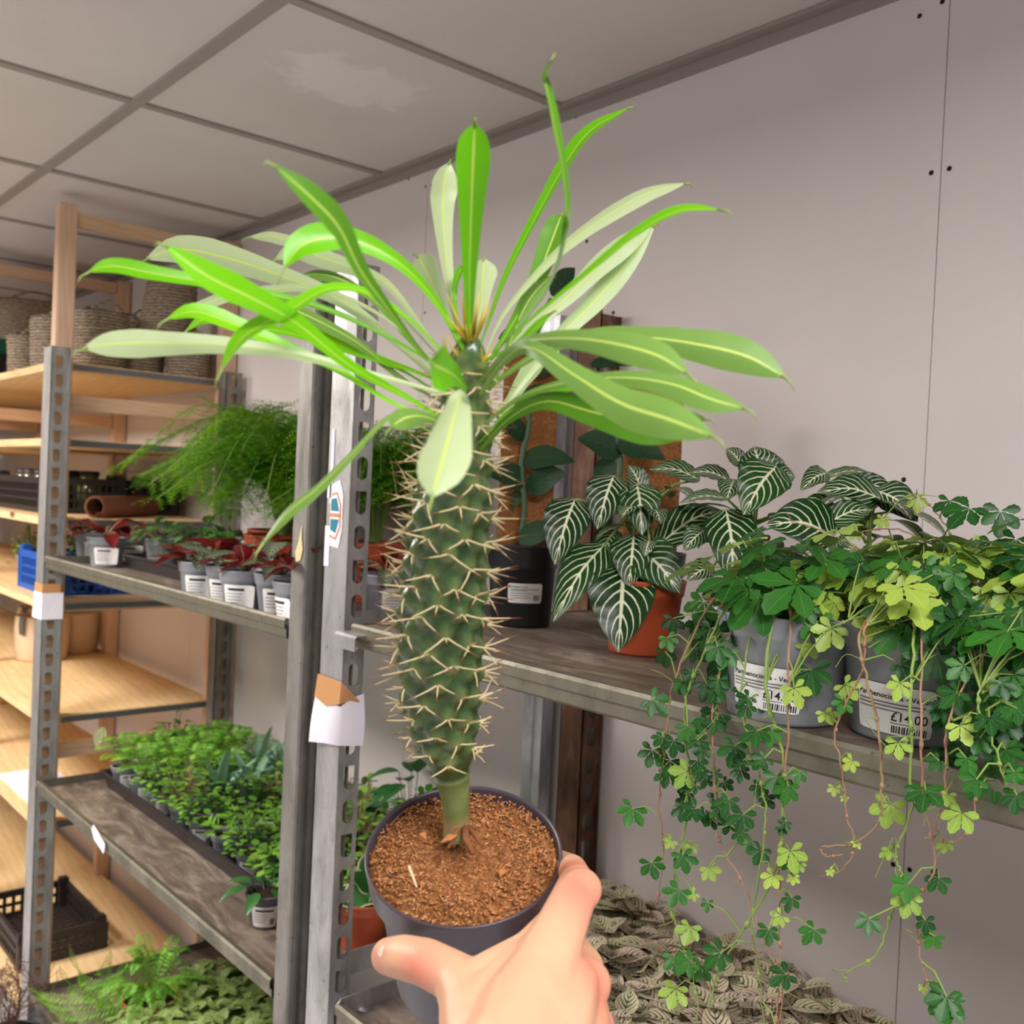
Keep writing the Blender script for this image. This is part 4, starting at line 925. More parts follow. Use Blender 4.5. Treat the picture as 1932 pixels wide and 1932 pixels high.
zebra('zebra-striped plant with drooping cream-veined leaves in the terracotta pot nearest the shelf edge', Z1, [
    (1085, 942, 1046, 1066, 74, .00, -.03, 10), (1158, 898, 1126, 999, 68, -.01, -.03, 12), (1202, 914, 1211, 1010, 66, -.02, -.045, 10), (1140, 1028, 1043, 1173, 70, -.01, -.05, 25),
    (1176, 1070, 1166, 1231, 104, -.03, -.075, 5), (1200, 1035, 1283, 1121, 74, -.03, -.06, 15), (1196, 1008, 1186, 1110, 70, -.02, -.05, 10), (1240, 1030, 1362, 962, 62, -.03, -.01, 30), (1320, 905, 1225, 886, 40, .03, .03, 45), (1212, 930, 1186, 878, 36, -.01, .0, 20), (1225, 1020, 1216, 1050, 32, -.04, -.05, 30), (1160, 1000, 1130, 1060, 45, .02, .0, 20)])
Z2 = (Z1[0]+.125, Z1[1]+.055, ZU)
zebra('zebra-striped plant whose tallest leaf tops the group, in the middle terracotta pot', Z2, [
    (1464, 880, 1402, 972, 80, -.06, -.09, 12), (1435, 915, 1423, 842, 66, -.02, -.01, 15), (1400, 880, 1370, 846, 30, -.02, -.01, 30), (1370, 962, 1384, 1108, 78, -.05, -.10, 8), (1345, 1070, 1296, 1096, 36, -.08, -.10, 20), (1385, 905, 1370, 946, 42, -.04, -.06, 20), (1450, 905, 1500, 898, 44, .0, .02, 35), (1375, 905, 1298, 892, 36, .0, .02, 50), (1370, 940, 1280, 950, 34, -.06, -.06, 60), (1330, 1000, 1290, 1040, 40, -.04, -.05, 20), (1440, 900, 1480, 870, 50, .02, .03, 10)], fillers=12)
Z3 = (Z2[0]+.140, Z2[1]+.02, ZU)
zebra('zebra-striped plant with broad leaves held flat, in the terracotta pot against the wall', Z3, [
    (1572, 1012, 1446, 990, 78, -.07, -.10, 15), (1660, 940, 1540, 930, 50, -.03, -.05, 35), (1556, 990, 1646, 962, 44, -.06, -.05, 25), (1655, 925, 1732, 985, 52, -.02, -.04, 15), (1550, 902, 1652, 897, 26, .02, .03, 60), (1560, 892, 1510, 926, 36, -.01, -.03, 25), (1580, 960, 1500, 1000, 60, -.04, -.07, 25), (1600, 920, 1690, 930, 44, .0, .0, 30)], fillers=12)

# ---- trailing five-leaf vines in grey pots
def palm_leaf(b, c, size, tone, mi, up=None, rot=None, spread=1.0, petiole_from=None):
    """five toothed leaflets from one point; size = overall width in metres"""
    c = Vector(c); n = (CAM-c).normalized() if up is None else Vector(up).normalized()
    n = (n + Vector((R(-.45, .45), R(-.45, .45), R(-.05, .6)))).normalized()
    dn = Vector((0, 0, -1)); y = (dn-n*dn.dot(n)); y = y.normalized() if y.length > .05 else n.orthogonal().normalized(); x = y.cross(n)
    rot = R(-.9, .9) if rot is None else rot
    for a, k in ((-1.95, .62), (-.95, .86), (0, 1.0), (.95, .86), (1.95, .62)):
        an = a*spread+rot; d = y*math.cos(an)+x*math.sin(an); L = size*.55*k*R(.9, 1.1)
        b.leaf(c+d*size*.03, d+n*R(-.05, .15), n, L, L*.52, 'obov', R(.1, .45), 8, .22, mi, (min(1, max(0, tone+R(-.12, .12))), 0), teeth=.10)
    if petiole_from is not None:
        p = Vector(petiole_from)
        if (p-c).length > .065: p = c+(p-c).normalized()*.065
        b.tube([p, (p+c)/2+Vector((0, 0, .006)), c], [.0009, .0008, .0007], 4, mi=2, caps=False)

def vine(label, loc, dome, strands, explicit, rt=.062, h=.098, lab=None, ndome=60, light=.12):
    t = thing('trailing_vine', label, 'potted plant', loc)
    pot_parts(t, rt, rt*.80, h, M_GREY, rim=.2, fill=.93)
    c0 = Vector(loc)+Vector((0, 0, h)); b = MB(); bs = MB()
    for k in range(ndome):
        a = R(0, 2*PI); e = R(.05, 1.25); rr = dome*R(.55, 1.0)
        p = c0+Vector((math.cos(a)*math.cos(e)*rr*1.15, math.sin(a)*math.cos(e)*rr*1.15, math.sin(e)*rr*.95+.005))
        if p.y > WY-.03: continue
        n = (p-c0).normalized()+Vector((0, 0, .5)); lg = random.random() < light
        palm_leaf(b, p, R(.05, .075), R(.4, 1) if lg else R(0, .75), 1 if lg else 0, up=n, petiole_from=c0+Vector((R(-.02, .02), R(-.02, .02), R(-.01, .02))))
    for pts, rad, m, every in strands:
        pts = [Vector(p) for p in pts]; full = [c0+Vector((0, 0, -.004)), c0+(Vector((pts[0].x, pts[0].y, c0.z))-c0)*.6+Vector((0, 0, .02))]+pts if (pts[0]-c0).length < .25 else pts
        n = len(full)*7; c = catmull(full, n); bs.tube([p+Vector((R(-.0008, .0008),)*3) for p in c], [rad*(1-.55*i/n) for i in range(n+1)], 6, mi=m)
        for i in range(10, n, 9):                     # thickened nodes and tendrils
            p = c[i]; bs.tube([p-(c[i+1]-p)*.5 if i+1 <= n else p, p, p+(c[i]-c[i-1])*.5], [rad*.8, rad*1.6, rad*.8], 6, mi=m)
            if random.random() < .5: bs.tube(catmull([p, p+Vector((R(-.012, .012), -.004, R(-.006, .010))), p+Vector((R(-.028, .028), -.006, R(-.03, .012)))], 6), .00035, 4, mi=3, caps=False)
        for i in range(14, n-2, every) if every else ():
            p = c[i]; e = p+Vector((R(-.03, .03), R(-.025, .0), R(-.02, .012))); lg = random.random() < .18
            palm_leaf(b, e, R(.024, .038), R(0, 1), 1 if lg else 0, petiole_from=p)
    for x, y, w, kind, Y in explicit:
        p = onY(x, y, Y); sz = w*depth(p)/F*1.34
        mi, tn = {'d': (0, R(0, .35)), 'm': (0, R(.6, 1)), 'l': (1, R(.0, .5)), 'y': (1, R(.7, 1))}[kind]
        near = None
        if strands:
            cand = min((Vector(q) for s in strands for q in catmull(s[0], 30)), key=lambda q: (q-p).length)
            if (cand-p).length < .07: near = cand
        if near is None and (p-c0).length < .16: near = c0+(p-c0)*.35
        palm_leaf(b, p, sz, tn, mi, petiole_from=near)
    b.obj('foliage', [L_VINE, L_VINEL, M_STEMG], t); bs.obj('stem', [M_STEMG, M_STEMR, M_STEMP, M_STEMG], t)
    if lab:
        ang, zc, wd, hh = lab; r = lambda z: rt*.80+rt*.20*(z/h)+.0009
        items = [('text', -wd*.47, hh*.22, hh*.155, .00008, 'Parthenocissus - Verona Vein'), ('bar', -wd*.47, hh*.115, wd*.44, hh*.145), ('bar', -wd*.47, hh*.045, wd*.36, hh*.075), ('bar', -wd*.47, -.03*hh, wd*.1, -.005*hh), ('text', -wd*.02, -hh*.21, hh*.26, .00010, '\u00a314.00'), ('bar', -wd*.02, -hh*.27, wd*.25, -hh*.25)]
        x = wd*.0
        while x < wd*.44: d = R(.0005, .0015); items.append(('bar', x, -hh*.46, x+d, -hh*.31, 1)); x += d+R(.0005, .0013)
        curved_label(t, r, ang_cam(loc[0], loc[1])+ang, zc, wd, hh, items, tilt=-.05)
    return t
YF = .738
def st(pts, Y=YF): return [onY(x, y, Y) for x, y in pts]
def px7(x, y, w, k): return (1100+x*.4306, 1250+y*.4306, w*.4306, k, YF+R(-.012, .012))
def px6(x, y, w, k, Y): return (1000+x*.4824, 800+y*.4824, w*.4824, k, Y)
hang = [px7(*a) for a in [(435, 80, 85, 'd'), (590, 110, 95, 'd'), (720, 190, 90, 'd'), (590, 250, 95, 'd'), (400, 340, 105, 'd'), (380, 430, 110, 'd'), (500, 340, 95, 'd'), (435, 510, 85, 'd'), (540, 500, 75, 'd'), (440, 630, 95, 'd'), (640, 600, 105, 'd'), (560, 680, 80, 'd'), (690, 470, 85, 'd'),
    (850, 500, 120, 'm'), (770, 430, 85, 'd'), (780, 540, 85, 'd'), (640, 690, 90, 'd'), (780, 820, 90, 'd'), (920, 870, 85, 'd'), (860, 720, 60, 'd'), (420, 840, 70, 'd'), (390, 780, 60, 'y'), (550, 900, 85, 'l'), (490, 1010, 55, 'l'), (545, 1050, 55, 'm'), (470, 1160, 105, 'l'), (400, 1290, 105, 'm'), (520, 1330, 100, 'm'), (405, 1430, 115, 'l'),
    (870, 1110, 80, 'y'), (915, 1030, 85, 'd'), (1015, 1170, 110, 'm'), (950, 880, 65, 'l'), (920, 940, 55, 'y'), (500, 430, 85, 'd'), (830, 300, 100, 'm'), (900, 540, 110, 'm'), (950, 480, 70, 'm'), (460, 570, 70, 'd'), (590, 590, 70, 'd'), (720, 790, 60, 'm'), (480, 800, 60, 'l')]]
hang2 = [px7(*a) for a in [(1140, 170, 90, 'm'), (1060, 220, 90, 'y'), (1180, 430, 75, 'y'), (1100, 545, 55, 'y'), (1345, 620, 150, 'l'), (1380, 350, 110, 'l'), (1350, 830, 80, 'l'), (1590, 790, 75, 'l'), (1470, 560, 115, 'd'), (1560, 945, 105, 'd'), (1430, 1030, 125, 'l'), (1500, 1130, 85, 'd'), (1540, 1200, 90, 'm'), (1660, 660, 140, 'l'), (1600, 580, 70, 'l'), (1490, 1420, 40, 'y'), (1200, 790, 45, 'y'), (1080, 910, 40, 'y'), (1150, 590, 40, 'y'), (1560, 430, 80, 'd')]]
hang3 = [px7(*a) for a in [(1560, 200, 120, 'd'), (1640, 130, 120, 'd'), (1740, 330, 110, 'd'), (1830, 90, 110, 'd'), (1900, 580, 110, 'd'), (1680, 420, 95, 'm'), (1780, 240, 120, 'd'), (1850, 380, 120, 'd'), (1900, 200, 110, 'd'), (1890, 480, 80, 'm')]]
A1 = [px6(*a) for a in [(870, 510, 110, 'd', .86), (1000, 545, 120, 'd', .86), (1130, 545, 110, 'd', .88), (890, 720, 150, 'd', .80), (800, 760, 110, 'd', .79), (770, 910, 150, 'd', .765), (650, 880, 100, 'd', .77), (690, 1010, 120, 'd', .755), (720, 740, 100, 'd', .80), (600, 1010, 80, 'd', .755), (690, 640, 90, 'd', .82), (560, 760, 90, 'd', .78), (530, 890, 80, 'd', .775), (930, 1080, 110, 'd', .77), (1040, 740, 110, 'd', .80), (950, 640, 120, 'd', .82), (1090, 650, 120, 'd', .84), (1000, 830, 110, 'd', .80), (1100, 960, 150, 'd', .77), (860, 1040, 100, 'd', .765), (740, 1130, 110, 'd', .75), (660, 780, 90, 'd', .79), (1190, 700, 110, 'l', .78), (1100, 860, 90, 'y', .77), (1180, 800, 130, 'y', .77)]]
B1 = [px6(*a) for a in [(1590, 900, 200, 'd', .765), (1500, 680, 110, 'd', .80), (1690, 760, 190, 'd', .775), (1400, 720, 90, 'y', .775), (1450, 940, 110, 'd', .765), (1420, 590, 90, 'm', .82), (1540, 690, 100, 'm', .80), (1660, 640, 120, 'm', .81), (1480, 800, 110, 'd', .79), (1230, 1020, 100, 'l', .755), (1560, 760, 110, 'd', .79), (1640, 1080, 120, 'd', .76), (1350, 650, 90, 'y', .80), (1430, 690, 70, 'y', .78), (1520, 600, 90, 'd', .83)]]
C1 = [px6(*a) for a in [(1820, 1040, 130, 'd', .765), (1890, 980, 120, 'm', .765), (1740, 900, 130, 'd', .785), (1860, 890, 120, 'd', .79), (1790, 660, 130, 'l', .82), (1880, 660, 130, 'l', .80), (1890, 740, 140, 'l', .79), (1900, 840, 120, 'd', .78), (1760, 800, 120, 'd', .79), (1700, 980, 120, 'd', .77), (1900, 1100, 120, 'd', .765)]]
D1 = [px6(*a) for a in [(1720, 330, 150, 'd', .93), (1640, 300, 100, 'd', .95), (1840, 340, 140, 'd', .92), (1720, 470, 130, 'l', .90), (1740, 550, 120, 'l', .88), (1560, 530, 80, 'y', .92), (1480, 480, 80, 'y', .93), (1510, 290, 80, 'y', 1.0), (1380, 370, 60, 'y', .98), (1880, 540, 120, 'd', .88), (1900, 450, 120, 'd', .90), (1330, 500, 80, 'd', .90), (1250, 540, 100, 'd', .90), (1200, 460, 80, 'd', .95), (1280, 420, 60, 'y', .97), (1410, 540, 70, 'y', .9), (1620, 500, 80, 'l', .9), (1650, 570, 90, 'm', .87), (1800, 460, 100, 'd', .9), (1420, 460, 60, 'y', .95)]]
hang += [(x+R(-26, 26), y+R(-30, 30), w*R(.8, 1.05), k, Y) for x, y, w, k, Y in hang if k == 'd' and y < 1600]
A1 += [(R(1320, 1545), R(1110, 1250), R(44, 66), random.choice('dddm'), R(.765, .80)) for _ in range(20)]
B1 += [(R(1560, 1800), R(1060, 1215), R(44, 70), random.choice('dddmy'), R(.775, .82)) for _ in range(20)]
q = onZ(1440, 1372, -.199); VA = (q.x-.018, q.y+.056, ZU); q = onZ(1715, 1416, -.199); VB = (q.x-.028, q.y+.056, ZU)
vine("dark green five-leaf vine trailing from the grey pot nearest the terracotta pots", VA, .080, [
    (st([(1285, 1250), (1262, 1340), (1250, 1440), (1244, 1530), (1252, 1600), (1241, 1700)]), .0011, 1, 9),
    (st([(1330, 1230), (1292, 1330), (1300, 1450), (1292, 1560), (1276, 1640), (1268, 1720), (1308, 1850), (1318, 1940)]), .0014, 0, 9),
    (st([(1352, 1290), (1346, 1400), (1352, 1540), (1362, 1600), (1400, 1665), (1440, 1770), (1474, 1860), (1468, 1940)]), .0011, 1, 0),
    (st([(1445, 1290), (1475, 1420), (1479, 1500), (1464, 1640), (1400, 1760), (1356, 1830), (1336, 1912)]), .0018, 0, 0),
    (st([(1488, 1290), (1486, 1400), (1471, 1600), (1470, 1700), (1472, 1810), (1463, 1940)]), .0014, 1, 9),
    (st([(1400, 1300), (1420, 1420), (1444, 1520), (1440, 1600), (1420, 1740), (1432, 1840), (1444, 1940)]), .0011, 0, 9)], hang+A1, lab=(-.30, .034, .066, .040), ndome=44, light=.08)
vine('trailing five-leaf vine in the grey pot with the clearest price label, paler strands hanging down', VB, .10, [
    (st([(1622, 1200), (1640, 1300), (1660, 1390), (1664, 1500), (1659, 1550), (1612, 1590), (1552, 1598), (1560, 1615), (1590, 1612)], .735), .0013, 2, 0),
    (st([(1720, 1290), (1718, 1450), (1720, 1530), (1690, 1610), (1702, 1655), (1682, 1722), (1654, 1800), (1602, 1832), (1596, 1856)]), .0014, 0, 0),
    (st([(1738, 1330), (1742, 1500), (1764, 1630), (1732, 1700), (1734, 1790), (1750, 1850), (1764, 1874)]), .0012, 1, 9),
    (st([(1635, 1180), (1628, 1260), (1600, 1320), (1575, 1390), (1590, 1450), (1596, 1530), (1612, 1592), (1590, 1640), (1545, 1655)]), .0011, 1, 0),
    (st([(1600, 1170), (1560, 1190), (1540, 1215)]), .0012, 0, 0)], hang2+B1, lab=(-.27, .030, .066, .042), ndome=38, light=.25)
C1 += [(R(1770, 1960), R(1150, 1470), R(55, 85), random.choice('dddm'), R(.755, .80)) for _ in range(34)]
VC = (VB[0]+.150, VB[1]+.022, ZU)
vine('trailing five-leaf vine cut off by the right-hand picture edge, in the shaded grey pot', VC, .12, [
    (st([(1800, 1330), (1782, 1500), (1766, 1560), (1790, 1592), (1832, 1562), (1842, 1500)]), .0011, 1, 0), (st([(1850, 1300), (1880, 1420), (1910, 1520)]), .0013, 0, 7)], hang3+C1, ndome=60, light=.15)
VD = (VB[0]+.01, VB[1]+.215, ZU)
vine("five-leaf vine by the wall, its yellow shoots creeping over the zebra-striped leaves", VD, .105, [
    (st([(1750, 1090), (1650, 1050), (1560, 1005), (1500, 985), (1480, 965)], .90), .0011, 2, 0), (st([(1780, 1060), (1700, 1000), (1600, 1010), (1520, 1045), (1490, 1035)], .93), .001, 2, 0), (st([(1800, 1020), (1760, 960), (1730, 930)], .98), .0011, 2, 0)], D1, ndome=55, light=.22)
VE = (VC[0]-.03, VC[1]+.22, ZU)
vine('trailing five-leaf vine in the rear grey pot nearest the right-hand picture edge', VE, .12, [], [], ndome=70, light=.1)

# ================================================================== LEFT UNIT, UPPER SHELF
def fern_frond(b, pts, wid, n, mi=0, tone=.5, pin=.35, tl=None):
    c = catmull(pts, n); up = Vector((0, 0, 1))
    b.tube(c, [.0012*(1-.8*i/n) for i in range(n+1)], 4, mi=1, caps=False)
    for i in range(2, n+1):
        t = (c[min(i+1, n)]-c[i-1]).normalized(); s = t.cross(up); s = s.normalized() if s.length > .01 else t.orthogonal().normalized(); q = i/n
        w = wid*min(1, q*3+.25)*(1-max(0, (q-.45)/.55)**1.6*.92)
        for sg in (-1, 1):
            d = (s*sg+t*.35+Vector((0, 0, R(-.15, .1)))).normalized()
            b.leaf(c[i], d, s.cross(t)*1 if s.cross(t).z > 0 else t.cross(s), w, max(.004, w*pin), 'strap', .35, 3, .12, mi, (min(1, max(0, tone+R(-.3, .3))), 0))

def asparagus(label, loc, px_c, nfr, spread, tall, lean, rt=.075, h=.10):
    t = thing('asparagus_fern', label, 'potted plant', loc); pot_parts(t, rt, rt*.8, h, M_TERRA, rim=.25)
    c0 = Vector(loc)+Vector((0, 0, h)); b = MB()
    for k in range(nfr):
        a = 2*PI*k/nfr*2.618+R(-.3, .3); rr = spread*R(.45, 1.0); hh = tall*R(.45, 1.0)
        dr = Vector((math.cos(a)+lean[0]*R(.5, 1.2), math.sin(a)+lean[1]*R(.5, 1.2), 0))
        p1 = c0+dr*rr*.30+Vector((0, 0, hh*.70)); p2 = c0+dr*rr*.85+Vector((0, 0, hh*.98)); p3 = c0+dr*rr*1.5+Vector((0, 0, hh*R(.35, .75)))
        for pp in (p1, p2, p3): pp.y = min(pp.y, WY-.02)
        n = 20; c = catmull([c0+dr*.01, p1, p2, p3], n); b.tube(c, .0011, 4, mi=1, caps=False); tn = R(0, 1)*(hh/tall)
        for i in range(6, n+1):
            tt = (c[min(i+1, n)]-c[i-1]).normalized(); s = tt.cross(Vector((0, 0, 1))); s = s.normalized() if s.length > .01 else Vector((1, 0, 0))
            for sg in (-1, 1):
                L = R(.05, .085)*(1.1-.6*abs(i/n-.55)); d = (s*sg+tt*.5+Vector((0, 0, R(-.35, .25)))).normalized(); side = d.cross(Vector((0, 0, 1))).normalized()
                m = 9
                for j in range(m):
                    q = c[i]+d*L*(j+.5)/m-Vector((0, 0, .012*(j/m)**2)); ln = L*.30*(1-j/m*.6)
                    for s2 in (-1, 1):
                        e = (side*s2+d*.6+Vector((0, 0, R(-.25, .25)))).normalized(); wv = d*.0016
                        b.add([q-wv, q+wv, q+e*ln], [(0, 1, 2)], [(.3, 0), (.7, 0), (.5, 1)], (min(1, max(0, tn+R(-.25, .25))), 0))
                b.add([c[i]-side*.0006, c[i]+side*.0006, c[i]+d*L], [(0, 1, 2)], tone=(tn, 0))
    b.v = [(x, min(y, WY-.006), z) for x, y, z in b.v]      # fronds press against the wall, not through it
    b.obj('foliage', [L_ASP, M_STEMG], t)
asparagus("feathery asparagus fern in terracotta, front one of the pair behind the red-leaved plants", (-1.93, 1.035, ZL), None, 70, .19, .27, (-.1, -.15), .085, .12)
asparagus("feathery asparagus fern in terracotta, rear one, spreading widest towards the pine rack", (-2.13, 1.14, ZL), None, 80, .21, .30, (-.45, -.15), .085, .12)
asparagus('feathery asparagus fern behind the thorny trunk, just right of the slotted post', (-1.71, 1.12, ZL), None, 64, .17, .25, (.0, -.05), .085, .12)

def begonia(loc, label, lr=.05, hgt=.09, rt=.045, h=.075, n=9, group=None, lab=0.0, red=.5, seed=1, mat=M_GREY):
    t = thing('red_leaved_plant', label, 'potted plant', loc, 0, group); pot_parts(t, rt, rt*.76, h, mat, rim=.24); rnd = random.Random(seed)
    b = MB(); bs = MB(); c0 = Vector((0, 0, h*.92))
    for k in range(n):
        a = 2*PI*k/n+rnd.uniform(-.35, .35); e = rnd.uniform(.25, 1.1); d = Vector((math.cos(a)*math.cos(e), math.sin(a)*math.cos(e), math.sin(e)))
        p = c0+d*rnd.uniform(.03, hgt*.75); bs.tube(catmull([c0, c0+d*.02+Vector((0, 0, .012)), p], 6), .0016, 5)
        dl = Vector((math.cos(a), math.sin(a), rnd.uniform(-.2, .7)))
        b.leaf(p, dl, (rnd.uniform(-.3, .3), rnd.uniform(-.3, .3), 1), lr*rnd.uniform(1.0, 1.5), lr*rnd.uniform(.55, .8), 'ovate', rnd.uniform(.2, .9), 7, .35, 1 if rnd.random() < red else 0, (rnd.random(), 0), cross=2)
    b.obj('foliage', [L_BEG, L_BEGR], t, local=True); bs.obj('stem', M_STEMP, t, local=True)
    r = lambda z: rt*.76+rt*.24*(z/h)+.0006
    if lab is not None: curved_label(t, r, ang_cam(loc[0], loc[1])+lab, h*.40, rt*1.15, h*.56, fine_print(rt*1.15, h*.56, 4), curl=.12)
    return t
def at(px, py, Z, dx=0, dy=0): q = onZ(px, py, Z-EYE); return (q.x+dx, q.y+dy, Z)
begonia(at(165, 1070, ZL, 0, .045), "red-leaved plant in a labelled grey pot alone at the upper shelf's front left corner", seed=4, red=.9, n=10, lab=-.1)
begonia(at(136, 1056, ZL, .0, .05), 'red-leaved plant in a labelled pot tucked against the slotted left post', seed=5, red=.8, n=7, lab=.2)
begonia(at(208, 1064, ZL, 0, .045), 'dark red-leaved plant behind the left pots, beside the black tray', seed=6, red=.8, n=7, lab=.1, lr=.04)
begonia(at(338, 1134, ZL, .0, .045), 'red-backed striped plant whose long red leaf points up left, right of the black tray', seed=8, red=.55, n=12, lab=-.2, lr=.06, hgt=.11)
begonia(at(372, 1142, ZL, .02, .055), 'red-backed plant in a shaded pot whose label shows in grey, between white-labelled neighbours', seed=9, red=.5, n=9, lab=-.5)
begonia(at(416, 1156, ZL, .0, .045), 'red-backed striped plant in the pot with the broad white label facing the aisle', seed=11, red=.4, n=10, lab=-.35, lr=.055)
begonia(at(468, 1164, ZL, .01, .055), 'red-backed striped plant with a slanted grey label, one pot left of the shelf end', seed=12, red=.45, n=11, lab=-.15, lr=.055, hgt=.10)
begonia(at(522, 1188, ZL, -.005, .045), 'red-backed plant in the plain grey pot at the shelf end beside the post, label peeling', seed=14, red=.5, n=10, lab=-1.0, lr=.055)
begonia(at(706, 1166, ZL, -.03, .04), 'striped plant in a grey pot seen between the slotted post and the thorny trunk', seed=15, red=.3, n=9, lab=.55, lr=.05)
begonia((-1.86, .93, ZL), 'red-backed plant standing in front of the large terracotta pot of the asparagus fern', seed=17, red=.5, n=9, lab=None, lr=.05)

def tray(label, x0, x1, y0, y1, z, h, feet=True):
    t = thing('plant_tray', label, 'tray', ((x0+x1)/2, (y0+y1)/2, z)); b = MB(); f = .012
    # sloping walls with a flat rolled rim
    def ring(i, zz): return [(x0+i, y0+i, zz), (x1-i, y0+i, zz), (x1-i, y1-i, zz), (x0+i, y1-i, zz)]
    R_ = [ring(f, z), ring(.0, z+h), ring(-.006, z+h), ring(-.006, z+h-.004), ring(-.0045, z+h-.004), ring(-.0045, z+h-.0015), ring(.0018, z+h-.0015), ring(f+.0015, z+.002)]
    vs = [v for r in R_ for v in r]; fs = [(i*4+k, i*4+(k+1) % 4, (i+1)*4+(k+1) % 4, (i+1)*4+k) for i in range(len(R_)-1) for k in range(4)]
    fs += [(3, 2, 1, 0), tuple(range(28, 32))]; b.add(vs, fs, smooth=False); b.obj('shell', M_TRAY, t)
    return t
tray('black plastic tray holding grey pots of small ivy on the upper shelf', -2.50, -2.02, .895, 1.10, ZL, .038)

def tuft(name, loc, label, kind, rt=.030, h=.055, mat=M_GREYD, n=40, rad=.05, hgt=.06, seed=1, group=None, lab=None, trail=0):
    """small potted plant; local geometry, so copies can share it"""
    t = thing(name, label, 'potted plant', loc, 0, group); pot_parts(t, rt, rt*.74, h, mat, rim=.22, n=24); rnd = random.Random(seed); random.seed(seed*13+1)
    b = MB(); c0 = Vector((0, 0, h*.92))
    if kind == 'fern':
        for k in range(n):
            a = 2*PI*k/n*2.618; e = rnd.uniform(.35, 1.25); d = Vector((math.cos(a)*math.cos(e), math.sin(a)*math.cos(e), math.sin(e)))
            p1 = c0+d*rad*.6+Vector((0, 0, hgt*.3)); p2 = c0+Vector((d.x, d.y, 0))*rad*1.15+Vector((0, 0, hgt*(.3+.7*math.sin(e))))
            fern_frond(b, [c0, p1, p2, p2+Vector((d.x, d.y, -.25))*rad*.35], rad*.27, 15, 0, rnd.uniform(.1, 1), .30)
        mats = [L_FERN, M_STEMG]
    elif kind in ('round', 'ivy', 'blade', 'hoya', 'sedum', 'fit', 'fitg', 'olive'):
        for k in range(n):
            a = 2*PI*k*.618; e = math.acos(1-rnd.random()*.92); rr = rnd.uniform(.55, 1.0)
            d = Vector((math.sin(e)*math.cos(a), math.sin(e)*math.sin(a), math.cos(e))); p = c0+Vector((d.x*rad, d.y*rad, d.z*hgt+.004))*rr
            if kind in ('round', 'olive'): b.leaf(p, (d.x, d.y, rnd.uniform(-.1, .5)), d+Vector((0, 0, .6)), rnd.uniform(.013, .022), rnd.uniform(.012, .018), 'round', .5, 4, .1, 0, (rnd.random(), 0))
            elif kind == 'ivy': b.leaf(p, (d.x, d.y, rnd.uniform(-.3, .4)), d+Vector((0, 0, .6)), rnd.uniform(.024, .036), rnd.uniform(.02, .03), 'ovate', .6, 5, .2, 0, (rnd.random(), 0), teeth=.18)
            elif kind == 'blade': b.leaf(c0, d+Vector((0, 0, .5)), (-d.x, -d.y, .6), hgt*rnd.uniform(.9, 1.5), rnd.uniform(.018, .028), 'lance', rnd.uniform(.2, 1.0), 8, .3, 0, (rnd.random(), 0))
            elif kind == 'sedum':
                for j in range(9): b.leaf(p, (math.cos(j*.7+k)+d.x, math.sin(j*.7+k)+d.y, .5), (0, 0, 1), rnd.uniform(.016, .026), .004, 'lance', .4, 3, .1, 0, (rnd.uniform(.3, 1), 0))
            elif kind == 'hoya': b.leaf(p, (d.x, d.y, rnd.uniform(-.1, .5)), (0, 0, 1), rad*rnd.uniform(.8, 1.1), rad*rnd.uniform(.45, .6), 'ovate', .8, 8, .2, 0, (rnd.random(), 0), cross=2)
            else:
                s = rnd.uniform(.75, 1.2); nl = 4 if k % 2 else 2
                for j in range(nl):
                    q = a+j*2*PI/nl; dd = Vector((math.cos(q), math.sin(q), rnd.uniform(-.45, .55)))+d*.4
                    b.leaf(p, dd, d+Vector((rnd.uniform(-.5, .5), rnd.uniform(-.5, .5), .7)), (.040 if kind == 'fit' else .031)*s, (.030 if kind == 'fit' else .022)*s, 'ovate', .5, 6, .15, 0, (rnd.random(), 0), cross=2)
            if kind not in ('blade',): b.tube([c0*.4+p*.6-Vector((0, 0, .006)) if kind != 'fit' else p-Vector((0, 0, .02)), p], .0009, 4, mi=1, caps=False)
        mats = [{'round': L_SMALL, 'olive': L_SMALL, 'ivy': L_IVY, 'blade': L_BLUEG, 'sedum': L_FERN, 'hoya': L_HOYA, 'fit': L_FITT, 'fitg': L_FITTG}[kind], M_STEMD if kind != 'olive' else M_STEMP]
    b.obj('foliage', mats, t, local=True)
    if lab is not None:
        r = lambda z: rt*.74+rt*.26*(z/h)+.0005
        curved_label(t, r, ang_cam(loc[0], loc[1])+lab, h*.42, rt*1.25, h*.62, fine_print(rt*1.25, h*.62, 4))
    return t
tuft('ivy_pot', (-2.385, .955, ZL+.006), 'small ivy in the taller grey pot at the left end of the black tray', 'ivy', .048, .078, M_GREY, 46, .075, .06, 3)
tuft('ivy_pot', (-2.235, .985, ZL+.006), 'small ivy in the grey pot beside the taller one on the black tray', 'ivy', .040, .062, M_GREY, 60, .085, .07, 4)
tuft('ivy_pot', (-2.12, .99, ZL+.006), 'cream-mottled small ivy at the right end of the black tray, below the asparagus fern', 'ivy', .040, .062, M_GREY, 50, .075, .06, 5)

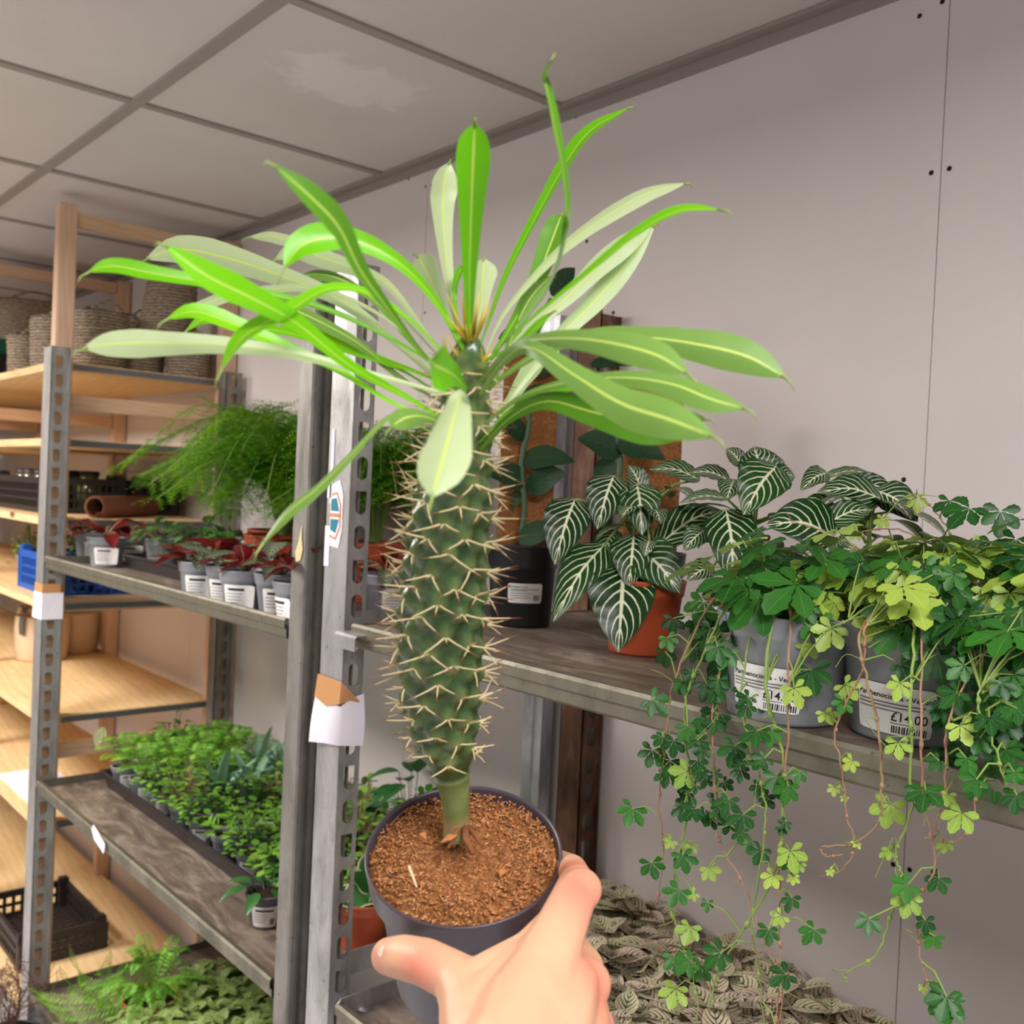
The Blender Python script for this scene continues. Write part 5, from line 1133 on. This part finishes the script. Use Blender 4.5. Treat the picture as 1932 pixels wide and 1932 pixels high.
# ================================================================== LEFT UNIT, MIDDLE SHELF
tray('long black tray crowded with small pots on the middle shelf', -2.585, -1.615, .893, 1.235, ZM, .045)
kinds = [('fern', 'small_fern', 16), ('fern', 'small_fern', 18), ('blade', 'blue_leaved_plant', 15), ('olive', 'round_leaved_plant', 70), ('sedum', 'spiky_leaved_plant', 9), ('round', 'round_leaved_plant', 70)]
protos = {}
DESC = {'fern': 'lime green small fern', 'blade': 'blue-green upright-leaved plant', 'olive': 'brown-green small-leaved plant', 'sedum': 'bright green spiky-leaved plant', 'round': 'round-leaved light green plant'}
GRID = [['fern', 'fern', 'round', 'olive', 'round', 'sedum', 'round', 'round'], ['fern', 'fern', 'fern', 'blade', 'round', 'sedum', 'round', 'round'], ['fern', 'fern', 'fern', 'blade', 'olive', 'olive', 'round', 'olive'], ['fern', 'fern', 'blade', 'blade', 'olive', 'olive', 'olive', 'round']]
rows = ['front row', 'second row', 'third row', 'back row']; GR = {'fern': 'small ferns in the long tray', 'blade': 'blue-green plants in the long tray', 'olive': 'brown-green plants in the long tray', 'sedum': 'spiky plants in the long tray', 'round': 'round-leaved plants in the long tray'}
n_in = {}
for j, row in enumerate(GRID):
    for i, k in enumerate(row):
        loc = (-2.53+.118*i+R(-.006, .006), .935+.084*j+R(-.005, .005), ZM+.004)
        key = k
        lb = {'fern': "lime green small fern in a grey pot, in the long black tray's left half", 'blade': 'blue-green upright-leaved plant among the ferns at the middle of the long black tray',
              'olive': 'brown-green small-leaved plant towards the back right of the long black tray', 'sedum': 'bright green spiky-leaved plant in the front rows of the long black tray', 'round': 'round-leaved light green plant towards the right of the long black tray'}[k]
        if key not in protos:
            nm, cnt = {'fern': ('small_fern', 17), 'blade': ('blue_leaved_plant', 14), 'olive': ('bushy_small_leaved_plant', 110), 'sedum': ('spiky_leaved_plant', 14), 'round': ('round_leaved_plant', 90)}[k]
            o = tuft(nm, loc, lb, k, .034, .060, M_GREY, cnt, {'fern': .075, 'blade': .05, 'olive': .062, 'sedum': .055, 'round': .060}[k], {'fern': .085, 'blade': .10, 'olive': .10, 'sedum': .06, 'round': .075}[k], 20+len(protos), GR[k], lab=(.3 if k in ('fern', 'round') else None))
            protos[key] = o
        else: o = dup(protos[key], loc, R(-.6, .6), lb, R(.92, 1.12))
q = at(484, 1764, ZM, -.030, .034)
tuft('cream_edged_plant', q, 'thick-leaved small plant in the lone labelled grey pot in front of the long tray', 'hoya', .037, .062, M_GREYD, 9, .050, .035, 41, lab=-.15)
q = at(484, 1660, ZM, .0, .075)
tuft('round_leaved_plant', (-1.655, .93, ZM+.005), "leafy light green plant in the white-labelled pot at the long tray's near corner", 'round', .040, .062, M_GREY, 100, .060, .085, 43, lab=-.2)
q = at(652, 1802, ZM, -.02, .045)
t = thing('cream_edged_plant', 'cream-edged thick-leaved plant in the red terracotta pot right of the slotted post', 'potted plant', q); pot_parts(t, .050, .038, .085, M_TERRA, rim=.22)
b = MB()
for (bx, by, tx, ty, w, tu) in [(690, 1680, 655, 1722, 58, 10), (690, 1690, 720, 1640, 50, 30), (700, 1680, 655, 1655, 40, 30), (690, 1700, 612, 1700, 50, 25), (700, 1690, 735, 1720, 46, 30), (690, 1670, 700, 1610, 44, 30)]:
    d = depth(q)-.04; bp, tp = P(bx, by, d+.02), P(tx, ty, d-.01); c = catmull([bp, (bp+tp)/2+Vector((0, 0, .008)), tp], 10)
    for mi, k, off in ((1, 1.0, 0), (0, .82, .0008)):
        nr = []; wd = []; cc = [p+(CAM-p).normalized()*off for p in c]
        for i in range(11):
            tt = (c[min(i+1, 10)]-c[max(i-1, 0)]).normalized(); v = (CAM-c[i]); v = (v-tt*v.dot(tt)).normalized(); s = tt.cross(v); nr.append(v*math.cos(math.radians(tu))+s*math.sin(math.radians(tu))*(1 if s.z > 0 else -1)); wd.append(w/2*d/F*prof('ovate', .03+.97*i/10)*k)
        b.blade(cc, nr, wd, .15, 2, mi, (R(0, 1), 0))
b.obj('foliage', [L_HOYA, L_HOYAE], t)
# bushy plants at the right end of the middle shelf, seen past the posts
tuft('bushy_small_leaved_plant', (-1.56, 1.16, ZM), 'bright green fine-leaved plant on the middle shelf, seen right of the slotted post', 'round', .045, .075, M_GREYD, 260, .10, .14, 51)
tuft('bushy_small_leaved_plant', (-1.50, 1.02, ZM), 'green fine-leaved plant behind the cream-edged one, seen past the slotted post', 'olive', .045, .07, M_GREYD, 160, .075, .085, 52)
tuft('dark_leaved_plant', (-1.66, 1.205, ZM), 'dark broad-leaved plant at the back of the middle shelf against the wall', 'hoya', .045, .075, M_GREYD, 26, .075, .17, 53)
tuft('ivy_pot', (-2.60, 1.08, ZM), 'dark leafy plant behind the left end of the long tray, beside the pine upright', 'ivy', .04, .07, M_GREYD, 46, .07, .11, 54)
b = MB(); t = thing('pale_leaved_plant', 'small plant with one cream arrow-shaped leaf, at the left end of the long tray', 'potted plant', (-2.56, 1.03, ZM+.004)); pot_parts(t, .034, .026, .06, M_GREYD, rim=.22)
d = 2.62; bp = P(193, 1405, d); b.leaf(P(196, 1372, d), P(180, 1404, d)-P(196, 1372, d), (CAM-bp)+Vector((.4, 0, .3)), .058, .030, 'ovate', .3, 8, .2, 0, (.2, 0), cross=2)
b.tube([Vector((-2.56, 1.03, ZM+.05)), P(193, 1408, d), P(196, 1374, d)], .0016, 5, mi=1)
b.obj('foliage', [leafmat('cream_arrow_leaf', srgb(214, 220, 170), srgb(214, 220, 170), srgb(200, 206, 160), srgb(120, 150, 90), .05), M_STEMG], t)

# ================================================================== LEFT UNIT, BOTTOM SHELF
t = thing('boston_fern', 'feathery sword fern with upright fronds at the bottom left, in front of the slotted post', 'potted plant', (-2.30, .93, ZB)); pot_parts(t, .065, .05, .10, M_TERRA, rim=.22)
b = MB(); c0 = Vector((-2.30, .93, ZB+.10)); random.seed(5)
for tip, mid in [((130, 1784), (165, 1850)), ((208, 1795), (200, 1850)), ((232, 1815), (225, 1860)), ((110, 1818), (150, 1870)), ((50, 1862), (110, 1880)), ((60, 1880), (130, 1895)), ((270, 1820), (255, 1870)), ((92, 1905), (150, 1915)), ((300, 1845), (270, 1890)), ((180, 1850), (190, 1890)), ((150, 1830), (175, 1880)), ((100, 1930), (160, 1932)), ((260, 1880), (245, 1910)), ((310, 1880), (280, 1910)), ((200, 1880), (210, 1910)), ((330, 1815), (290, 1860))]:
    dd = 2.36+R(-.07, .07); fern_frond(b, [c0, P(*mid, dd+.03), P(*tip, dd)], .027, 34, 0, R(.3, 1), .20)
for k in range(26):
    a = 2*PI*k*.618; e = R(.3, 1.2); d = Vector((math.cos(a)*math.cos(e), math.sin(a)*math.cos(e), math.sin(e))); p = c0+d*R(.09, .14)
    fern_frond(b, [c0, c0+d*.07+Vector((0, 0, .02)), p, p+Vector((d.x, d.y, -.4))*.04], .022, 24, 0, R(.1, .9), .22)
b.obj('foliage', [L_FERN, M_STEMG], t)
random.seed(11)
pr = None
for j, y in enumerate((.86, .955, 1.05, 1.145)):
    for i in range(6):
        x = -2.31+.10*i+(.03 if j % 2 else 0)+R(-.008, .008)
        if (x < -2.22 and y < 1.0) or x > -1.74: continue
        lb = "pale green veined creeping plant in terracotta, massed on the bottom shelf beside the sword fern"; loc = (x, y+R(-.008, .008), ZB)
        if pr is None: pr = tuft('veined_creeper', loc, lb, 'fitg', .043, .070, M_TERRA, 44, .062, .060, 61, 'pale green veined plants on the bottom shelf')
        else: dup(pr, loc, R(0, 6.2), lb, R(.95, 1.12))

# ================================================================== RIGHT UNIT, LOWER SHELF
prs = []; cnt = 0
for j, y in enumerate((.835, .932, 1.03, 1.128, 1.215)):
    for i in range(9):
        x = -1.155+.098*i+(.04 if j % 2 else 0)+R(-.01, .01)
        if x > -.36 or (x < -1.03 and y < 1.0): continue
        loc = (x, min(y+R(-.01, .01), 1.20), ZR); lb = "cream veined creeping plant in terracotta, massed on the low shelf below the trailing vines"
        if len(prs) < 2: prs.append(tuft('veined_creeper', loc, lb, 'fit', .043, .050, M_TERRA, 46, .066, .056, 71+len(prs), 'cream veined plants on the low shelf'))
        else: dup(prs[cnt % 2], loc, R(0, 6.2), lb, R(.92, 1.15)*(1-.10*(i/8)))
        cnt += 1

# ================================================================== THINGS ON THE PINE RACK
def crate(name, label, x0, x1, y0, y1, z, h, mat, cell=.030, bar=.008, cat='crate'):
    t = thing(name, label, cat, ((x0+x1)/2, (y0+y1)/2, z)); th = .006
    def wall(a, b_, name):
        b = MB(); a = Vector(a); b_ = Vector(b_); L = (b_-a).length; e = (b_-a).normalized(); n = Vector((-e.y, e.x, 0))
        def bar_(u0, u1, z0, z1, k=1.0):
            p = [a+e*u0-n*th*.5*k, a+e*u1-n*th*.5*k, a+e*u1+n*th*.5*k, a+e*u0+n*th*.5*k]
            b.add([(v.x, v.y, zz) for zz in (z0, z1) for v in p], [(0, 3, 2, 1), (4, 5, 6, 7), (0, 1, 5, 4), (1, 2, 6, 5), (2, 3, 7, 6), (3, 0, 4, 7)], smooth=False)
        bar_(0, L, z, z+.016, 1.5); bar_(0, L, z+h-.020, z+h, 1.8)
        nr = max(1, int((h-.036)/cell))
        for k in range(1, nr): bar_(0, L, z+.016+(h-.036)*k/nr-bar/2, z+.016+(h-.036)*k/nr+bar/2)
        m = max(2, int(L/cell))
        for k in range(m+1): bar_(L*k/m-(bar/2 if 0 < k < m else .0), L*k/m+(bar/2 if 0 < k < m else bar), z, z+h-.01, .9)
        b.obj(name, mat, t)
    wall((x0, y0, 0), (x1, y0, 0), 'side'); wall((x1, y0, 0), (x1, y1, 0), 'side'); wall((x1, y1, 0), (x0, y1, 0), 'side'); wall((x0, y1, 0), (x0, y0, 0), 'side')
    b = MB()
    nx, ny = int((x1-x0)/.024), int((y1-y0)/.024)
    for k in range(nx+1): b.box((x0+(x1-x0)*k/nx-.004, y0, z+.003), (x0+(x1-x0)*k/nx+.004, y1, z+.008))
    for k in range(ny+1): b.box((x0, y0+(y1-y0)*k/ny-.004, z+.004), (x1, y0+(y1-y0)*k/ny+.004, z+.009))
    b.obj('base', mat, t)
    for x, sx in ((x0, 1), (x1, -1)):
        for y, sy in ((y0, 1), (y1, -1)):
            b = MB(); xs = sorted((x-.004*sx, x+.026*sx)); ys = sorted((y-.004*sy, y+.026*sy)); b.bbox((xs[0], ys[0], z), (xs[1], ys[1], z+h+.014), .003)
            b.obj('corner_post', mat, t)
    return t
crate('plastic_crate', 'empty low black plastic crate on the bottom pine board', -3.42, -3.04, .835, 1.075, EYE-1.445, .088, M_CRATE, .026, .010)
crate('plastic_crate', 'black plastic crate with glass jars on the third pine board, by the front edge', -3.55, -3.08, .86, 1.10, EYE-.122, .105, M_CRATE, .018, .006)
crate('plastic_crate', 'black plastic crate at the back of the third pine board, behind the cardboard tube', -3.30, -3.05, 1.12, 1.255, EYE-.122, .105, M_CRATE, .018, .006)
crate('plastic_crate', 'blue plastic crate with plants on the fourth pine board', -3.18, -2.80, .838, 1.16, EYE-.345, .112, M_BLUE, .022, .007)
b = MB(); t = thing('cardboard_tube', 'brown cardboard tube lying at the right end of the third pine board', 'tube', tuple(onX(178, 970, -2.79)))
A0 = onX(178, 970, -2.79); A0.z = EYE-.122+.031; dr = Vector((.10, .30, 0)).normalized(); dr = Vector((-.46, .50, 0)).normalized(); M4 = Matrix.Translation(A0) @ dr.to_track_quat('Z', 'Y').to_matrix().to_4x4()
b.lathe([(.024, .0), (.030, .0), (.0305, .001), (.0305, .32), (.024, .32), (.024, 0)], 28, M4); b.obj('tube_wall', M_TUBE, t)
def glass_jar(x, y, z, lb):
    t = thing('glass_jar', lb, 'jar', (x, y, z), 0, 'glass jars in the black crate'); b = MB(); b.lathe([(0, .002), (.032, .001), (.034, .004), (.034, .085), (.026, .097), (.026, .108), (.0245, .108), (.0245, .097), (.032, .084), (.032, .006), (0, .005)], 24)
    b.obj('glass', MG, t, local=True); b = MB(); b.lathe([(.0285, .104), (.0285, .118), (0, .119)], 20); b.obj('lid', M_CRATE, t, local=True)
    return t
g = NT('olive_glass'); g.b.inputs['Transmission Weight'].default_value = .8; MG = g.set(srgb(170, 176, 120), .08)
gj = None
for k, (x, y) in enumerate(((-3.48, .92), (-3.40, .92), (-3.32, .93), (-3.24, .93), (-3.44, 1.02), (-3.34, 1.03), (-3.16, 1.02))):
    lb = 'dark-lidded olive glass jar standing in the black crate by the front edge'
    if gj is None: gj = glass_jar(x, y, EYE-.122+.010, lb)
    else: dup(gj, (x, y, EYE-.122+.010), 0, lb)
# baskets on the top board
ZT = EYE+.288
def basket(label, loc, rt, rb, h, tilt=None, hang=False):
    t = thing('woven_basket', label, 'basket', loc); b = MB(); n = 44; pr = []; rows = 15
    for i in range(rows+1):
        q = i/rows; r = rb+(rt-rb)*q**.8; pr.append((r+.0022*math.sin(i*PI), h*q))
    M4 = Matrix.Identity(4) if tilt is None else tilt
    fullp = [(0, .003), (rb*.9, 0)] + [(r+(.0012 if k % 2 else -.0006), z) for k, (r, z) in enumerate(pr)] + [(rt-.004, h+.003), (rt-.008, h), (rb-.006, .008), (0, .008)]
    b.lathe(fullp, n, M4)
    b.v = [(x+R(-.0012, .0012), y+R(-.0012, .0012), z+R(-.0015, .0015)) for x, y, z in b.v]
    b.obj('weave', M_BASKET, t, local=True)
    for s in (-1, 1):
        b = MB(); c = [M4 @ Vector((s*(rt-.003)*math.cos(a), (rt-.003)*math.sin(a), h+.028*math.cos(a*2.4))) for a in [(-.6+1.2*k/10) for k in range(11)]]
        b.tube(c, .0042, 7); b.obj('handle', M_BASKET, t, local=True)
    return t
def onTop(px, X): q = onX(px, 715, X); return q.y
random.seed(21)
basket('tall woven jute basket behind the front pine upright on the top board', (-2.92, onX(187, 650, -2.92).y, ZT), .078, .070, .165)
basket('woven jute basket half hidden left of the front pine upright', (-3.12, .90, ZT), .075, .068, .16)
basket('small woven jute basket at the front left of the top board', (-3.36, .885, ZT), .062, .055, .125)
basket('low woven jute basket under the tilted one on the top board, left of its pair', (-2.95, 1.085, ZT), .070, .064, .105)
basket('low woven jute basket under the tilted one on the top board, by the rear upright', (-2.84, 1.185, ZT), .066, .062, .105)
tl = Matrix.Rotation(.22, 4, 'Y') @ Matrix.Rotation(PI, 4, 'X') @ Matrix.Translation((0, 0, -.16))
basket('woven jute basket turned upside down on top of the low baskets', (-2.90, 1.14, ZT+.135), .082, .066, .16, tl)
basket('woven jute basket lying behind the tilted one on the top board', (-3.16, 1.15, ZT), .075, .066, .20)
basket('wide dark woven basket stacked on the green box at the picture\'s left edge', (-3.80, .99, ZT+.155), .14, .12, .14)
t = thing('storage_box', 'green and black box with a pink label on the top pine board', 'box', (-3.84, 1.0, ZT)); b = MB(); b.bbox((-4.1, .86, ZT), (-3.672, 1.2, ZT+.10), .004); b.obj('body', M_BLACK, t)
b = MB(); b.bbox((-4.11, .85, ZT+.10), (-3.667, 1.21, ZT+.152), .005); b.obj('lid', M_TEALBOX, t)
b = MB(); b.box((-3.6715, .90, ZT+.02), (-3.671, .99, ZT+.085)); b.obj('label', [M_PINK], t, label='pink and white label')
# cream pots with straps
cp = None
def cream_pot(label, loc, r=.088, h=.145):
    t = thing('ceramic_pot', label, 'plant pot', loc); b = MB()
    b.lathe([(0, .004), (r*.80, .003), (r*.90, .001), (r*.94, .006), (r*1.0, h*.35), (r*1.03, h*.7), (r*1.0, h-.004), (r*.985, h), (r*.955, h), (r*.95, h-.006), (r*.97, h*.6), (r*.9, .012), (0, .01)], 48); b.obj('body', M_CREAM, t, local=True)
    for a in (ang_cam(*loc[:2])-.72, ang_cam(*loc[:2])+2.4):
        b = MB(); vs = []
        for i in range(7):
            z = h*.62+(h*.42)*i/6; rr = r*1.035+.003+.004*math.sin(i/6*PI)
            for k in (-1, 1): vs.append((rr*math.cos(a)-k*.010*math.sin(a), rr*math.sin(a)+k*.010*math.cos(a), z))
            for k in (1, -1): vs.append(((rr+.003)*math.cos(a)-k*.010*math.sin(a), (rr+.003)*math.sin(a)+k*.010*math.cos(a), z))
        b.add(vs, [(i*4+k, i*4+(k+1) % 4, (i+1)*4+(k+1) % 4, (i+1)*4+k) for i in range(6) for k in range(4)]+[(3, 2, 1, 0), (24, 25, 26, 27)], smooth=False); b.obj('strap', M_STRAP, t, local=True)
    return t
Z5 = EYE-.645
q = at(162, 1225, Z5); cream_pot("cream strap-handled ceramic pot right of the front pine upright on the fifth board", (q[0]+.02, 1.17, Z5), .082, .145)
q = at(75, 1240, Z5); cream_pot("cream strap-handled ceramic pot left of the slotted post on the fifth board", (-3.62, 1.03, Z5), .086, .15)
cream_pot('cream ceramic pot behind the others at the left of the fifth board', (-3.86, 1.10, Z5), .086, .15)
# plants on the fourth board and in the blue crate
Z4 = EYE-.345
tuft('bushy_small_leaved_plant', at(20, 1090, Z4, -.0, .06), 'lime green plant in a white-labelled pot left of the blue crate', 'round', .045, .075, M_GREY, 90, .07, .09, 81, lab=.2)
tuft('bushy_small_leaved_plant', at(55, 1110, Z4, -.06, .05), 'yellow-green plant in a white pot against the left side of the blue crate', 'sedum', .040, .07, M_GREY, 16, .06, .07, 82, lab=.1)
tuft('dark_leaved_plant', (-2.95, .95, Z4+.01), 'dark green plant inside the blue crate, at its left end', 'ivy', .045, .07, M_BLACK, 60, .09, .12, 83)
tuft('dark_leaved_plant', (-3.42, 1.06, Z4), 'brown-green plant at the back of the fourth pine board', 'ivy', .05, .08, M_BLACK, 60, .10, .11, 84)
# sixth board: seedling on white paper
Z6 = EYE-.925
t = tag(MB().obj('paper_sheet', M_PAPER), 'white sheet lying on the sixth pine board under a small plant', 'paper'); bpy.data.objects.remove(t)
b = MB(); b.box((-3.26, .81, Z6+.0003), (-2.92, .97, Z6+.0013)); tag(b.obj('paper_sheet', M_PAPER), 'white sheet lying on the sixth pine board under a small plant', 'paper')
tuft('seedling', (-3.10, .90, Z6+.0015), 'tiny leafy plant in a labelled pot on the white sheet, left of the slotted post', 'hoya', .032, .055, M_GREYD, 9, .035, .09, 91, lab=.1)
# wiry plant at the lower left edge
t = thing('wiry_plant', 'dry wiry plant with thin dark twigs at the lower left picture edge', 'potted plant', (-2.60, .69, 0)); pot_parts(t, .085, .07, .17, M_BLACK, rim=.2)
b = MB(); c0 = Vector((-2.60, .69, .165))
for k in range(60):
    a = R(0, 2*PI); p1 = c0+Vector((math.cos(a)*.03, math.sin(a)*.03, R(.05, .11))); p2 = p1+Vector((R(-.08, .08), R(-.06, .06), R(.0, .08))); p3 = p2+Vector((R(-.05, .05), R(-.05, .05), R(-.02, .04))); b.tube(catmull([c0, p1, p2, p3], 8), .0009, 4, caps=False)
    for s in range(3): b.tube([p2, p2+Vector((R(-.03, .03), R(-.03, .03), R(-.01, .04)))], .0006, 4, caps=False)
b.obj('twigs', L_TWIG, t)
